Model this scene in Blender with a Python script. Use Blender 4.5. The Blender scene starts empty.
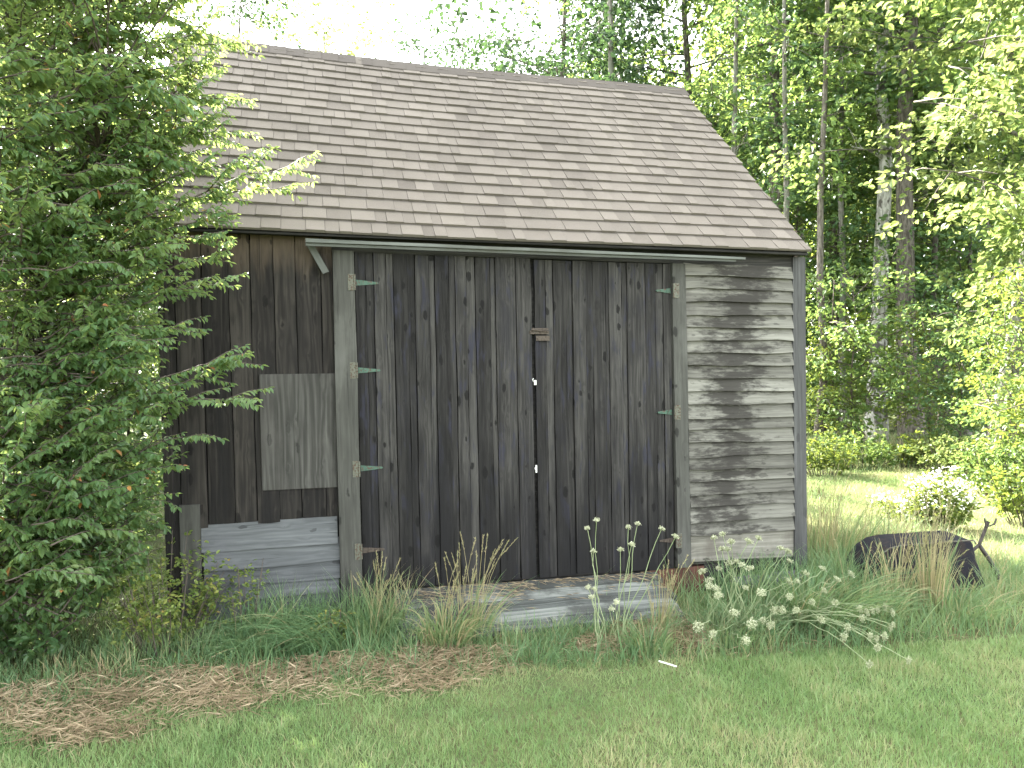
import bpy, math, random
import numpy as np
from mathutils import Vector

rng = np.random.default_rng(11)
random.seed(5)
scene = bpy.context.scene
COL = scene.collection

# ------------------------------------------------------------------ camera geometry
F, HOR, CZ, CD = 780.0, 362.0, 1.85, 5.737
TH = math.atan((384 - HOR) / F)
ANG = math.radians(14.45)
CA, SA = math.cos(ANG), math.sin(ANG)

def gp(px, depth, z=0.0):
    """ground point seen in column px at a given distance in front of the camera"""
    lat = (px - 512) / F * depth
    return np.array([lat * CA + depth * SA, depth * CA - lat * SA - CD, z])

def sp(px, py, depth):
    return gp(px, depth, CZ - (py - HOR) / F * depth)

# ------------------------------------------------------------------ helpers
def tag(o, label=None, cat=None, group=None, kind=None):
    if label: o['label'] = label
    if cat: o['category'] = cat
    if group: o['group'] = group
    if kind: o['kind'] = kind
    return o

def empty(name, loc=(0, 0, 0)):
    o = bpy.data.objects.new(name, None)
    COL.objects.link(o)
    o.location = loc
    o.empty_display_size = 0.2
    return o

def mk(name, V, faces, mat, parent=None, attrs=None, smooth=False):
    me = bpy.data.meshes.new(name)
    V = np.asarray(V, dtype=np.float32).reshape(-1, 3)
    if parent is not None and parent.location.length > 0 and parent.type == 'EMPTY':
        V = V - np.array(parent.location, dtype=np.float32)
    me.vertices.add(len(V))
    me.vertices.foreach_set('co', V.ravel())
    fl = [np.asarray(f, dtype=np.int32) for f in faces if len(f)]
    tot = np.concatenate([np.full(len(f), f.shape[1], dtype=np.int32) for f in fl])
    loops = np.concatenate([f.ravel() for f in fl])
    start = np.zeros(len(tot), dtype=np.int32)
    start[1:] = np.cumsum(tot)[:-1]
    me.loops.add(len(loops))
    me.loops.foreach_set('vertex_index', loops)
    me.polygons.add(len(tot))
    me.polygons.foreach_set('loop_start', start)
    me.polygons.foreach_set('use_smooth', np.full(len(tot), bool(smooth)))
    for k, a in (attrs or {}).items():
        a = np.asarray(a, dtype=np.float32)
        if a.ndim == 1:
            at = me.attributes.new(k, 'FLOAT', 'POINT'); at.data.foreach_set('value', a)
        else:
            at = me.attributes.new(k, 'FLOAT_VECTOR', 'POINT'); at.data.foreach_set('vector', a.ravel())
    me.update(calc_edges=True)
    me.materials.append(mat)
    o = bpy.data.objects.new(name, me)
    COL.objects.link(o)
    if parent is not None: o.parent = parent
    return o

LEAN = 0.0196
class MB:
    """collects boards / boxes with grain coordinates"""
    def __init__(s):
        s.V, s.Q, s.T, s.gc, s.rnd = [], [], [], [], []
    def board(s, o, a, b, c, n=4, wob=0.0015, rnd=None, taper=None):
        """o origin, a full length vector, b width vector, c thickness vector"""
        o, a, b, c = (np.array(x, float) for x in (o, a, b, c))
        la, lb, lc = (np.linalg.norm(x) for x in (a, b, c))
        r = rng.random() if rnd is None else rnd
        off = rng.random(3) * np.array([40, 60, 40])
        k = len(s.V)
        ub, uc = b / max(lb, 1e-6), c / max(lc, 1e-6)
        for i in range(n + 1):
            t = i / n
            w1, w2, w3 = rng.normal(0, wob, 3)
            tw = 1.0 if taper is None else 1 + (taper - 1) * t
            ctr = o + a * t + b * (1 - tw) / 2
            for (q, h) in ((0, 0), (1, 0), (1, 1), (0, 1)):
                p = ctr + b * q * tw + c * h + ub * (w1 if q else w2) + (uc * w3 if h else 0)
                s.V.append(p)
                s.gc.append((off[0] + q * lb, off[1] + t * la, off[2] + h * lc))
                s.rnd.append(r)
        for i in range(n):
            m = k + 4 * i
            for q in range(4):
                s.Q.append((m + q, m + (q + 1) % 4, m + 4 + (q + 1) % 4, m + 4 + q))
        s.Q.append((k + 3, k + 2, k + 1, k))
        m = k + 4 * n
        s.Q.append((m, m + 1, m + 2, m + 3))
    def box(s, x0, x1, y0, y1, z0, z1, n=1, rnd=None, wob=0):
        """vertical board: grain along z"""
        s.board((x0, y1, z0), (0, 0, z1 - z0), (x1 - x0, 0, 0), (0, y0 - y1, 0), n, wob, rnd)
    def hbox(s, x0, x1, y0, y1, z0, z1, n=1, rnd=None, wob=0):
        s.board((x0, y1, z0), (x1 - x0, 0, 0), (0, 0, z1 - z0), (0, y0 - y1, 0), n, wob, rnd)
    def poly(s, pts2, y0, y1):
        """prism of an outline in the x-z plane between two y"""
        k = len(s.V); n = len(pts2)
        r = rng.random(); off = rng.random(3) * 30
        for y in (y0, y1):
            for (x, z) in pts2:
                s.V.append((x, y, z)); s.gc.append((x + off[0], z + off[1], y + off[2])); s.rnd.append(r)
        for i in range(n):
            j = (i + 1) % n
            s.Q.append((k + i, k + j, k + n + j, k + n + i))
        for i in range(1, n - 1):
            s.T.append((k, k + i + 1, k + i)); s.T.append((k + n, k + n + i, k + n + i + 1))
    def tube(s, pts, rad, sides=8):
        V, Q = tube(pts, rad, sides)
        k = len(s.V)
        s.V += [tuple(v) for v in V]; s.Q += [tuple(q + k) for q in Q]
        s.gc += [tuple(v) for v in V]; s.rnd += [0.5] * len(V)
    def build(s, name, mat, parent=None, lean=True, smooth=False):
        V = np.array(s.V, float)
        if lean: V[:, 0] -= LEAN * V[:, 2]
        return mk(name, V, [np.array(s.Q, int).reshape(-1, 4), np.array(s.T, int).reshape(-1, 3)], mat, parent,
                  dict(gc=np.array(s.gc), rnd=np.array(s.rnd)), smooth)

def tube(pts, rad, sides=6):
    pts = np.asarray(pts, float); n = len(pts)
    rad = np.broadcast_to(np.asarray(rad, float), (n,))
    d = np.gradient(pts, axis=0)
    d /= np.linalg.norm(d, axis=1)[:, None] + 1e-9
    ref = np.array([0.31, 0.87, 0.2])
    if abs(np.dot(d[0], ref)) > .85: ref = np.array([0.9, -0.1, 0.3])
    s = np.cross(d, ref); s /= np.linalg.norm(s, axis=1)[:, None] + 1e-9
    t = np.cross(d, s)
    a = np.arange(sides) * 2 * np.pi / sides
    V = (pts[:, None] + (s[:, None] * np.cos(a)[None, :, None] + t[:, None] * np.sin(a)[None, :, None]) * rad[:, None, None]).reshape(-1, 3)
    i = np.arange(n - 1)[:, None] * sides; j = np.arange(sides)[None]; j2 = (j + 1) % sides
    Q = np.stack([i + j, i + j2, i + sides + j2, i + sides + j], -1).reshape(-1, 4)
    cap = np.arange(sides).reshape(1, -1)
    if sides == 4:
        Q = np.concatenate([Q, cap[:, ::-1], cap + (n - 1) * sides])
    return V, Q

class Geo:
    """concatenates numpy chunks"""
    def __init__(s): s.V, s.F, s.r, s.n = [], {}, [], 0
    def add(s, V, fs, r=None):
        V = np.asarray(V).reshape(-1, 3)
        for f in fs:
            f = np.asarray(f)
            if len(f): s.F.setdefault(f.shape[1], []).append(f + s.n)
        s.V.append(V); s.n += len(V)
        s.r.append(np.full(len(V), 0.5) if r is None else np.broadcast_to(np.asarray(r, float), (len(V),)))
    def tube(s, pts, rad, sides=6, r=None):
        V, Q = tube(pts, rad, sides); s.add(V, [Q], r)
    def arrays(s):
        return np.concatenate(s.V), [np.concatenate(f) for f in s.F.values()], np.concatenate(s.r)
    def build(s, name, mat, parent=None, smooth=False):
        V, fs, r = s.arrays()
        return mk(name, V, fs, mat, parent, dict(rnd=r), smooth)

def unit(a):
    return a / (np.linalg.norm(a, axis=-1, keepdims=True) + 1e-9)

def leaf_geo(P, D, Nn, L, W, rnd, oval=False, fold=0.12):
    """leaf blades: base P, direction D, normal Nn"""
    P, D = np.asarray(P, float), unit(np.asarray(D, float))
    S = unit(np.cross(D, Nn)); U = np.cross(S, D)
    L = np.broadcast_to(L, (len(P),))[:, None]; W = np.broadcast_to(W, (len(P),))[:, None]
    n = len(P)
    if oval:
        tip = P + D * L - U * L * .12
        pts = [P, P + D * L * .3 + S * W * .45 + U * W * fold, P + D * L * .66 + S * W * .42 + U * W * fold, tip,
               P + D * L * .66 - S * W * .42 + U * W * fold, P + D * L * .3 - S * W * .45 + U * W * fold]
        V = np.stack(pts, 1).reshape(-1, 3)
        k = np.arange(n)[:, None] * 6
        Fq = np.concatenate([k + np.array([[0, 1, 2, 3]]), k + np.array([[0, 3, 4, 5]])])
        return V, [Fq], np.repeat(rnd, 6)
    pts = [P, P + D * L * .45 + S * W * .5 + U * W * fold, P + D * L - U * L * .1, P + D * L * .45 - S * W * .5 + U * W * fold]
    V = np.stack(pts, 1).reshape(-1, 3)
    k = np.arange(n)[:, None] * 4
    Ft = np.concatenate([k + np.array([[0, 1, 2]]), k + np.array([[0, 2, 3]])])
    return V, [Ft], np.repeat(rnd, 4)

def blade_geo(P, h, w, lean, rnd, K=2, flop=0.0, up=1.0):
    """grass blades; lean is a horizontal (n,2) bend as a share of height"""
    n = len(P); h = np.broadcast_to(h, (n,)); w = np.broadcast_to(w, (n,))
    lean3 = np.concatenate([lean, np.zeros((n, 1))], 1)
    a = rng.random(n) * 2 * np.pi
    side = np.stack([np.cos(a), np.sin(a), np.zeros(n)], 1)
    rows = []
    for i in range(K + 1):
        t = i / K
        c = P + lean3 * (h * t ** 1.7)[:, None] + np.array([0, 0, 1.0]) * (h * up * (t - flop * t ** 2.6))[:, None]
        if i < K:
            ww = (w * (1 - .75 * t ** 1.5) * .5)[:, None]
            rows += [c - side * ww, c + side * ww]
        else:
            rows.append(c)
    V = np.stack(rows, 1); m = V.shape[1]; V = V.reshape(-1, 3)
    k = np.arange(n)[:, None] * m
    q = [k + np.array([[2 * i, 2 * i + 1, 2 * i + 3, 2 * i + 2]]) for i in range(K - 1)]
    t = k + np.array([[2 * K - 2, 2 * K - 1, 2 * K]])
    fs = ([np.concatenate(q)] if q else []) + [t]
    return V, fs, np.repeat(rnd, m)

def vnoise(x, y, seed=0):
    xi, yi = np.floor(x).astype(int), np.floor(y).astype(int)
    fx, fy = x - xi, y - yi
    fx, fy = fx * fx * (3 - 2 * fx), fy * fy * (3 - 2 * fy)
    def hsh(a, b):
        v = np.sin(a * 127.1 + b * 311.7 + seed * 74.7) * 43758.5453
        return v - np.floor(v)
    return (hsh(xi, yi) * (1 - fx) + hsh(xi + 1, yi) * fx) * (1 - fy) + (hsh(xi, yi + 1) * (1 - fx) + hsh(xi + 1, yi + 1) * fx) * fy

def fbm(x, y, seed=0):
    return (vnoise(x, y, seed) + .5 * vnoise(2 * x + 3, 2 * y, seed + 1) + .25 * vnoise(4 * x, 4 * y + 5, seed + 2)) / 1.75

# ------------------------------------------------------------------ materials
class NT:
    def __init__(s, name):
        s.mat = bpy.data.materials.new(name); s.mat.use_nodes = True
        s.nt = s.mat.node_tree; s.nt.nodes.clear()
        s.out = s.nt.nodes.new('ShaderNodeOutputMaterial')
    def n(s, typ, ins=None, **props):
        nd = s.nt.nodes.new(typ)
        for k, v in props.items(): setattr(nd, k, v)
        for k, v in (ins or {}).items():
            sk = nd.inputs[k]
            if isinstance(v, bpy.types.NodeSocket): s.nt.links.new(v, sk)
            else: sk.default_value = v
        return nd
    def m(s, op, a, b=0.0, clamp=False):
        return s.n('ShaderNodeMath', {0: a, 1: b}, operation=op, use_clamp=clamp).outputs[0]
    def ramp(s, fac, stops):
        nd = s.n('ShaderNodeValToRGB', {0: fac}); el = nd.color_ramp.elements
        while len(el) > 1: el.remove(el[-1])
        for i, (p, c) in enumerate(stops):
            e = el[0] if i == 0 else el.new(p)
            e.position = p; e.color = (*c, 1)
        return nd.outputs[0]
    def mix(s, fac, a, b, mode='MIX'):
        nd = s.n('ShaderNodeMix', data_type='RGBA', blend_type=mode)
        for i, v in ((0, fac), (6, a), (7, b)):
            if isinstance(v, bpy.types.NodeSocket): s.nt.links.new(v, nd.inputs[i])
            else: nd.inputs[i].default_value = v if i == 0 else (*v, 1)
        return nd.outputs[2]
    def noise(s, vec, scale=1, detail=2, rough=.5):
        return s.n('ShaderNodeTexNoise', {'Vector': vec, 'Scale': scale, 'Detail': detail, 'Roughness': rough}).outputs['Fac']
    def attr(s, name, out): return s.n('ShaderNodeAttribute', attribute_name=name).outputs[out]
    def mr(s, v, a, b, c=0.0, d=1.0, smooth=True):
        return s.n('ShaderNodeMapRange', {0: v, 1: a, 2: b, 3: c, 4: d}, interpolation_type='SMOOTHSTEP' if smooth else 'LINEAR').outputs[0]
    def pos(s): return s.n('ShaderNodeNewGeometry').outputs['Position']
    def xyz(s, v): return s.n('ShaderNodeSeparateXYZ', {0: v}).outputs
    def comb(s, x, y, z): return s.n('ShaderNodeCombineXYZ', {0: x, 1: y, 2: z}).outputs[0]
    def vmul(s, v, t): return s.n('ShaderNodeVectorMath', {0: v, 1: t}, operation='MULTIPLY').outputs[0]
    def finish(s, color, rough=.8, bump=None, dist=.002, spec=.3, metal=0.0, strength=.6):
        ins = {'Base Color': color if isinstance(color, bpy.types.NodeSocket) else (*color, 1), 'Roughness': rough,
               'Specular IOR Level': spec, 'Metallic': metal}
        if bump is not None:
            ins['Normal'] = s.n('ShaderNodeBump', {'Height': bump, 'Distance': dist, 'Strength': strength}).outputs[0]
        b = s.n('ShaderNodeBsdfPrincipled', ins)
        s.nt.links.new(b.outputs[0], s.out.inputs[0])
        return s.mat

def wood(name, dark, mid, light, ring=.30, fib=.75, tone=.5, knot=1.0, stain=None, extra=None, bump=.7, tint=None):
    s = NT(name)
    gc = s.attr('gc', 'Vector'); rnd = s.attr('rnd', 'Fac')
    warp = s.noise(s.vmul(gc, (9, .8, 9)), 1, 2)
    vor = s.n('ShaderNodeTexVoronoi', {'Vector': s.vmul(gc, (15, 6.5, 4.0)), 'Scale': 1.0, 'Randomness': 1.0}, feature='F1')
    kd = vor.outputs['Distance']
    kr = s.xyz(vor.outputs['Color'])[0]
    wob = s.m('MULTIPLY', s.m('SUBTRACT', s.noise(s.vmul(gc, (60, 30, 40)), 1, 2), .5), .26)
    kd = s.m('ADD', kd, wob)
    thr = s.m('SUBTRACT', s.m('MULTIPLY', s.m('MULTIPLY', kr, kr), .42), .11)
    kmask = s.mr(s.m('SUBTRACT', kd, thr), -.01, .05, 1, 0)
    khalo = s.m('POWER', s.m('SUBTRACT', 1.0, s.m('DIVIDE', kd, .55), True), 2.0)
    u = s.xyz(gc)[0]
    phase = s.m('ADD', s.m('ADD', s.m('MULTIPLY', u, 130), s.m('MULTIPLY', warp, 34)), s.m('MULTIPLY', khalo, 9 * knot))
    rings = s.m('SINE', phase)
    fibers = s.noise(s.vmul(gc, (260, 4.5, 260)), 1, 3, .6)
    fib2 = s.noise(s.vmul(gc, (48, .9, 48)), 1, 4, .6)
    f = s.m('ADD', .5, s.m('MULTIPLY', rings, ring * .5))
    f = s.m('ADD', f, s.m('MULTIPLY', s.m('SUBTRACT', fibers, .5), fib))
    f = s.m('ADD', f, s.m('MULTIPLY', s.m('SUBTRACT', fib2, .5), fib * 1.3))
    f = s.m('ADD', f, s.m('MULTIPLY', s.m('SUBTRACT', rnd, .5), tone))
    patch = s.noise(s.vmul(gc, (7, 1.6, 7)), 1, 3, .6)
    f = s.m('ADD', f, s.m('MULTIPLY', s.m('SUBTRACT', patch, .5), .75))
    col = s.ramp(f, [(0.08, dark), (.5, mid), (.95, light)])
    if tint:
        tn = s.mr(s.noise(s.vmul(gc, (16, 3.4, 16)), 1, 3, .65), .54, .7)
        col = s.mix(s.m('MULTIPLY', tn, .75), col, tint)
    pos = s.pos()
    if stain:
        sc, amt, lo, hi = stain
        sn = s.noise(s.n('ShaderNodeVectorMath', {0: s.vmul(pos, (2.6, 2.6, 1.1)), 1: (3.1, 0, 5.2)}, operation='ADD').outputs[0], 1, 5, .62)
        col = s.mix(s.m('MULTIPLY', s.mr(sn, lo, hi), amt), col, sc)
    if extra: col = extra(s, col, pos)
    col = s.mix(s.m('MULTIPLY', kmask, .85 * min(knot, 1)), col, tuple(x * .45 for x in dark))
    cr = s.mr(s.noise(s.vmul(gc, (120, 1.6, 120)), 1, 2, .5), .66, .72)
    col = s.mix(s.m('MULTIPLY', cr, .6), col, tuple(x * .5 for x in dark))
    h = s.m('SUBTRACT', f, s.m('MULTIPLY', cr, .8))
    return s.finish(col, .85, h, .0025, .2, strength=bump)

def leafmat(name, stops, trans=(.20, .30, .05), tfac=.42, rough=.5, spec=.35):
    s = NT(name)
    r = s.attr('rnd', 'Fac')
    col = s.ramp(r, stops)
    b = s.n('ShaderNodeBsdfPrincipled', {'Base Color': col, 'Roughness': rough, 'Specular IOR Level': spec})
    tc = s.mix(.62, col, trans)
    t = s.n('ShaderNodeBsdfTranslucent', {'Color': tc})
    mx = s.n('ShaderNodeMixShader', {0: tfac, 1: b.outputs[0], 2: t.outputs[0]})
    s.nt.links.new(mx.outputs[0], s.out.inputs[0])
    return s.mat

def plain(name, color, var=.25, scale=30, rough=.7, metal=0.0, color2=None, lo=.45, hi=.65, spec=.3, bump=None):
    s = NT(name)
    p = s.pos()
    nz = s.noise(p, scale, 4, .6)
    c2 = color2 or tuple(c * (1 - var) for c in color)
    col = s.mix(s.mr(nz, lo, hi), color, c2)
    return s.finish(col, rough, nz if bump else None, bump or .002, spec, metal)

# damp soot-like mildew running down the middle of the right-hand clapboards
def mildew(s, col, pos):
    x, y, z = s.xyz(pos)
    n1 = s.noise(s.vmul(s.attr('gc', 'Vector'), (14, 3.4, 5)), 1, 4, .65)
    n2 = s.noise(s.vmul(s.attr('gc', 'Vector'), (50, 15, 26)), 1, 5, .7)
    d = s.m('ABSOLUTE', s.m('SUBTRACT', x, s.m('ADD', 3.22, s.m('MULTIPLY', z, .07))))
    v = s.m('SUBTRACT', s.m('ADD', s.m('MULTIPLY', n1, 1.25), s.m('MULTIPLY', n2, .55)), s.m('ADD', .10, s.m('MULTIPLY', d, .75)))
    mask = s.mr(v, .50, .80)
    return s.mix(s.m('MULTIPLY', mask, .9), col, (.022, .020, .0175))

# bottom-edge rain wetting on the vertical planks: an irregular tide line of black mould
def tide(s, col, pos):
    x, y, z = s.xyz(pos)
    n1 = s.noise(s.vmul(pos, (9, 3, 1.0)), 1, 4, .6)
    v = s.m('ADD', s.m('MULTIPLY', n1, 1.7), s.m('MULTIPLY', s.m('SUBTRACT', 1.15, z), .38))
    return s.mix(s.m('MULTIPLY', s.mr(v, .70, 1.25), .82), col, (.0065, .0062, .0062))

# boards keep their brown where the eave keeps the rain off
def sheltered(s, col, pos):
    x, y, z = s.xyz(pos)
    n1 = s.noise(s.vmul(s.attr('gc', 'Vector'), (14, 2.5, 9)), 1, 3, .6)
    v = s.m('ADD', z, s.m('MULTIPLY', s.m('SUBTRACT', n1, .5), .5))
    return s.mix(s.m('MULTIPLY', s.mr(v, 2.42, 2.72), .8), col, (.085, .064, .046))

M = {}
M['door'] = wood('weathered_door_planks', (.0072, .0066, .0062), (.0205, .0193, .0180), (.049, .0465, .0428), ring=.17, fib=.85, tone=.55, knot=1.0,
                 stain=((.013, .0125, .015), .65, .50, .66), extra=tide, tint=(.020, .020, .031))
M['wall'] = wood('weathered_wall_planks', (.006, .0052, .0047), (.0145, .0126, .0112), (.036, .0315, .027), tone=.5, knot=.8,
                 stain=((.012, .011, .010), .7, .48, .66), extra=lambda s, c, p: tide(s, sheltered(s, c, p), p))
M['post'] = wood('grey_post_wood', (.024, .0238, .021), (.049, .0488, .043), (.083, .083, .074), ring=.12, fib=.5, tone=.2, knot=.9,
                 stain=((.10, .10, .09), .5, .5, .7))
M['post_dark'] = wood('dark_corner_wood', (.028, .028, .027), (.055, .055, .054), (.095, .095, .092), ring=.15, fib=.6, tone=.2, knot=.5,
                      stain=((.05, .05, .05), .6, .5, .7))
M['clap'] = wood('lichen_grey_clapboard', (.050, .048, .041), (.108, .105, .090), (.185, .181, .157), ring=.05, fib=.75, tone=.5, knot=.6,
                 stain=((.06, .055, .05), .6, .55, .70), extra=mildew)
M['clap_new'] = wood('blue_grey_clapboard', (.042, .0445, .0465), (.076, .080, .083), (.122, .128, .131), ring=.18, fib=.5, tone=.4, knot=.7,
                     stain=((.09, .09, .10), .5, .5, .7))
M['ply'] = wood('weathered_plywood', (.020, .0193, .0172), (.040, .039, .035), (.080, .078, .071), ring=.34, fib=.6, tone=.2, knot=.5,
                stain=((.07, .065, .06), .5, .5, .7))
M['ply_pale'] = wood('pale_plywood', (.08, .075, .062), (.155, .148, .125), (.24, .23, .20), ring=.2, fib=.6, tone=.1, knot=.9,
                stain=((.07, .06, .05), .6, .5, .7))
M['fascia'] = wood('dark_fascia_wood', (.011, .0105, .010), (.022, .021, .0195), (.045, .042, .038), tone=.3, knot=.3)
M['rail'] = wood('pale_painted_rail', (.045, .047, .042), (.085, .09, .082), (.14, .148, .136), ring=.05, fib=.4, tone=.2, knot=.0,
                 stain=((.06, .06, .05), .6, .48, .66))
M['ramp'] = wood('damp_ramp_planks', (.034, .037, .034), (.095, .102, .095), (.21, .22, .20), ring=.1, fib=1.1, tone=.5, knot=.3,
                 stain=((.036, .037, .034), .8, .44, .60))
M['sill'] = plain('red_brown_sill', (.085, .037, .026), color2=(.05, .028, .02), scale=9, rough=.8)
M['patina'] = plain('green_patina_metal', (.045, .085, .062), color2=(.06, .042, .03), scale=55, rough=.6, lo=.5, hi=.62, metal=.2)
M['rust'] = plain('rusty_metal', (.06, .048, .038), color2=(.03, .02, .015), scale=60, rough=.7, metal=.2)
M['buttplate'] = plain('worn_hinge_plate', (.085, .088, .068), color2=(.055, .033, .022), scale=70, rough=.6, lo=.48, hi=.6, metal=.2)
M['whitebit'] = plain('white_glint', (.5, .5, .47), var=.1)
M['barrow'] = plain('dark_barrow_metal', (.014, .014, .018), color2=(.026, .021, .02), scale=14, rough=.9, metal=.0, spec=.1)
M['bar'] = plain('rusted_bar', (.05, .042, .036), color2=(.025, .02, .018), scale=30, rough=.7)

def roofmat():
    s = NT('asphalt_shingle')
    r = s.attr('rnd', 'Fac'); p = s.pos()
    g = s.noise(p, 420, 2, .7)
    big = s.noise(s.vmul(p, (1.2, 1.2, 1.2)), 1, 4, .6)
    f = s.m('ADD', s.m('ADD', s.m('ADD', .23, s.m('MULTIPLY', r, .31)), s.m('MULTIPLY', s.m('SUBTRACT', g, .5), .9)), s.m('MULTIPLY', s.m('SUBTRACT', big, .5), .5))
    col = s.ramp(f, [(0, (.054, .047, .040)), (.35, (.112, .098, .0835)), (.75, (.152, .134, .114)), (1, (.182, .161, .138))])
    v = s.xyz(s.attr('gc', 'Vector'))[1]
    band = s.mr(v, .128, .150)     # the darker band printed along the top of each exposed tab
    col = s.mix(s.m('MULTIPLY', band, .55), col, (.03, .026, .024))
    return s.finish(col, .95, g, .0015, .15, strength=.5)
M['roof'] = roofmat()

GREEN = [(0, (.040, .080, .022)), (.5, (.068, .128, .034)), (1, (.115, .18, .05))]
M['leaf_shrub'] = leafmat('shrub_leaf', [(0, (.036, .085, .036)), (.45, (.070, .142, .054)), (.93, (.14, .215, .078)), (.978, (.15, .20, .07)),
                                         (.986, (.36, .10, .06)), (1, (.40, .20, .07))], trans=(.40, .48, .12), tfac=.48, rough=.42, spec=.45)
M['leaf_yellow'] = leafmat('yellow_green_leaf', [(0, (.060, .100, .026)), (.5, (.120, .165, .042)), (.9, (.24, .25, .06)), (1, (.30, .22, .07))], rough=.5)
M['leaf_a'] = leafmat('maple_leaf', GREEN, trans=(.32, .42, .10), tfac=.45)
M['leaf_b'] = leafmat('oak_leaf', [(0, (.030, .070, .032)), (.6, (.050, .108, .048)), (1, (.082, .14, .055))], trans=(.28, .40, .10), tfac=.45)
M['leaf_c'] = leafmat('pale_leaf', [(0, (.06, .10, .024)), (.6, (.095, .145, .035)), (1, (.15, .18, .045))], trans=(.38, .44, .14), tfac=.45)
M['leaf_sky'] = leafmat('dark_upper_leaf', [(0, (.016, .040, .020)), (.6, (.030, .064, .030)), (1, (.05, .085, .034))], trans=(.10, .17, .05), tfac=.28)
M['leaf_far'] = leafmat('far_leaf', [(0, (.045, .085, .024)), (.6, (.08, .135, .036)), (1, (.13, .18, .05))], trans=(.36, .44, .07), tfac=.5)
M['fern'] = leafmat('undergrowth_leaf', [(0, (.04, .075, .018)), (.6, (.075, .125, .03)), (1, (.16, .18, .05))], trans=(.36, .42, .06))
M['grass'] = leafmat('lawn_blade', [(0, (.072, .150, .052)), (.5, (.146, .240, .092)), (.8, (.228, .295, .135)), (.92, (.28, .285, .145)), (1, (.36, .31, .19))],
                     trans=(.36, .44, .14), tfac=.36, rough=.6, spec=.25)
M['tall'] = leafmat('long_grass_blade', [(0, (.055, .120, .055)), (.5, (.105, .185, .084)), (.75, (.17, .23, .105)), (.88, (.32, .28, .155)), (1, (.36, .28, .17))],
                    trans=(.36, .44, .16), tfac=.36, rough=.5, spec=.3)
M['straw'] = leafmat('dead_straw', [(0, (.17, .130, .082)), (.5, (.30, .235, .152)), (1, (.46, .38, .26))], trans=(.30, .20, .10), tfac=.2, rough=.8, spec=.1)
M['stemgreen'] = leafmat('pale_green_stem', [(0, (.16, .21, .10)), (1, (.28, .32, .18))], trans=(.2, .25, .1), tfac=.15)
M['umbel'] = leafmat('cream_umbel', [(0, (.20, .235, .125)), (.5, (.34, .36, .22)), (1, (.58, .58, .45))], trans=(.6, .6, .45), tfac=.3)
M['blossom'] = leafmat('white_blossom', [(0, (.6, .6, .52)), (1, (.8, .8, .75))], trans=(.75, .75, .7), tfac=.35)
M['twig'] = plain('twig_bark', (.075, .060, .048), var=.4, scale=40)
M['bark'] = None
def bark(name, a, b, sc=1.0, blotch=None):
    s = NT(name)
    p = s.pos()
    n1 = s.noise(s.vmul(p, (22 * sc, 22 * sc, 5 * sc)), 1, 4, .65)
    n2 = s.noise(s.vmul(p, (3, 3, 2.2)), 1, 3, .6)
    col = s.mix(s.mr(n1, .38, .62), a, b)
    if blotch: col = s.mix(s.mr(n2, .5, .58), col, blotch)
    return s.finish(col, .9, n1, .02, .15, strength=.7)
M['bark_brown'] = bark('brown_bark', (.058, .051, .043), (.140, .126, .108))
M['bark_grey'] = bark('grey_bark', (.085, .078, .068), (.20, .19, .165), 1.0, (.13, .135, .11))
M['bark_pale'] = bark('pale_lichen_bark', (.24, .235, .21), (.5, .49, .455), .8, (.085, .08, .07))

def groundmat():
    s = NT('ground_soil_and_moss')
    p = s.pos()
    n1 = s.noise(p, 1.3, 5, .6); n2 = s.noise(p, 38, 4, .7)
    col = s.mix(s.mr(n1, .4, .62), (.060, .085, .032), (.095, .105, .045))
    col = s.mix(s.mr(n2, .45, .68), col, (.055, .048, .028))
    return s.finish(col, .95, n2, .01, .1)
M['ground'] = groundmat()

# ------------------------------------------------------------------ the ground
def ground_z(x, y):
    return 0.0 * x
gx = np.unique(np.concatenate([np.linspace(-300, -12, 12), np.linspace(-12, 18, 61), np.linspace(18, 300, 12)]))
gy = np.unique(np.concatenate([np.linspace(-120, -8, 8), np.linspace(-8, 20, 57), np.linspace(20, 400, 14)]))
X, Y = np.meshgrid(gx, gy)
Z = (fbm(X * .7 + 50, Y * .7 + 50, 3) - .5) * .05
Z = np.where((X > -1.2) & (X < 4.3) & (Y > -.2) & (Y < 4.6), -.02, Z)
V = np.stack([X, Y, Z], -1).reshape(-1, 3)
nx = len(gx); ii = np.arange((len(gy) - 1) * nx).reshape(len(gy) - 1, nx)[:, :-1].ravel()
o = mk('ground', V, [np.stack([ii, ii + 1, ii + nx + 1, ii + nx], 1)], M['ground'], smooth=True)
tag(o, kind='structure', label='grassy ground running from the lawn to the forest edge')

# ------------------------------------------------------------------ the shed
shed = empty('shed')
tag(shed, 'old grey plank shed with brown shingle roof and wide double doors', 'shed')
XL, XR, DEP = -.95, 4.04, 4.25
EZ, RZ, RY = 2.75, 4.80, 2.1          # eave height, ridge height, ridge depth

# vertical planks left of the doors
b = MB()
xs = [-.95, -.85, -.677, -.502, -.356, -.202, -.053, .119, .20]
for x0, x1 in zip(xs[:-1], xs[1:]):
    b.box(x0 + .003, x1 - .003, -.012 + rng.uniform(-.004, .004), .012, .62 if x0 > -.8 else .14, 2.735, n=8, wob=.002)
b.box(XL + .01, .31, .0215, .04, .1, 2.7)
b.build('plank_wall', M['wall'], shed)
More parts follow.
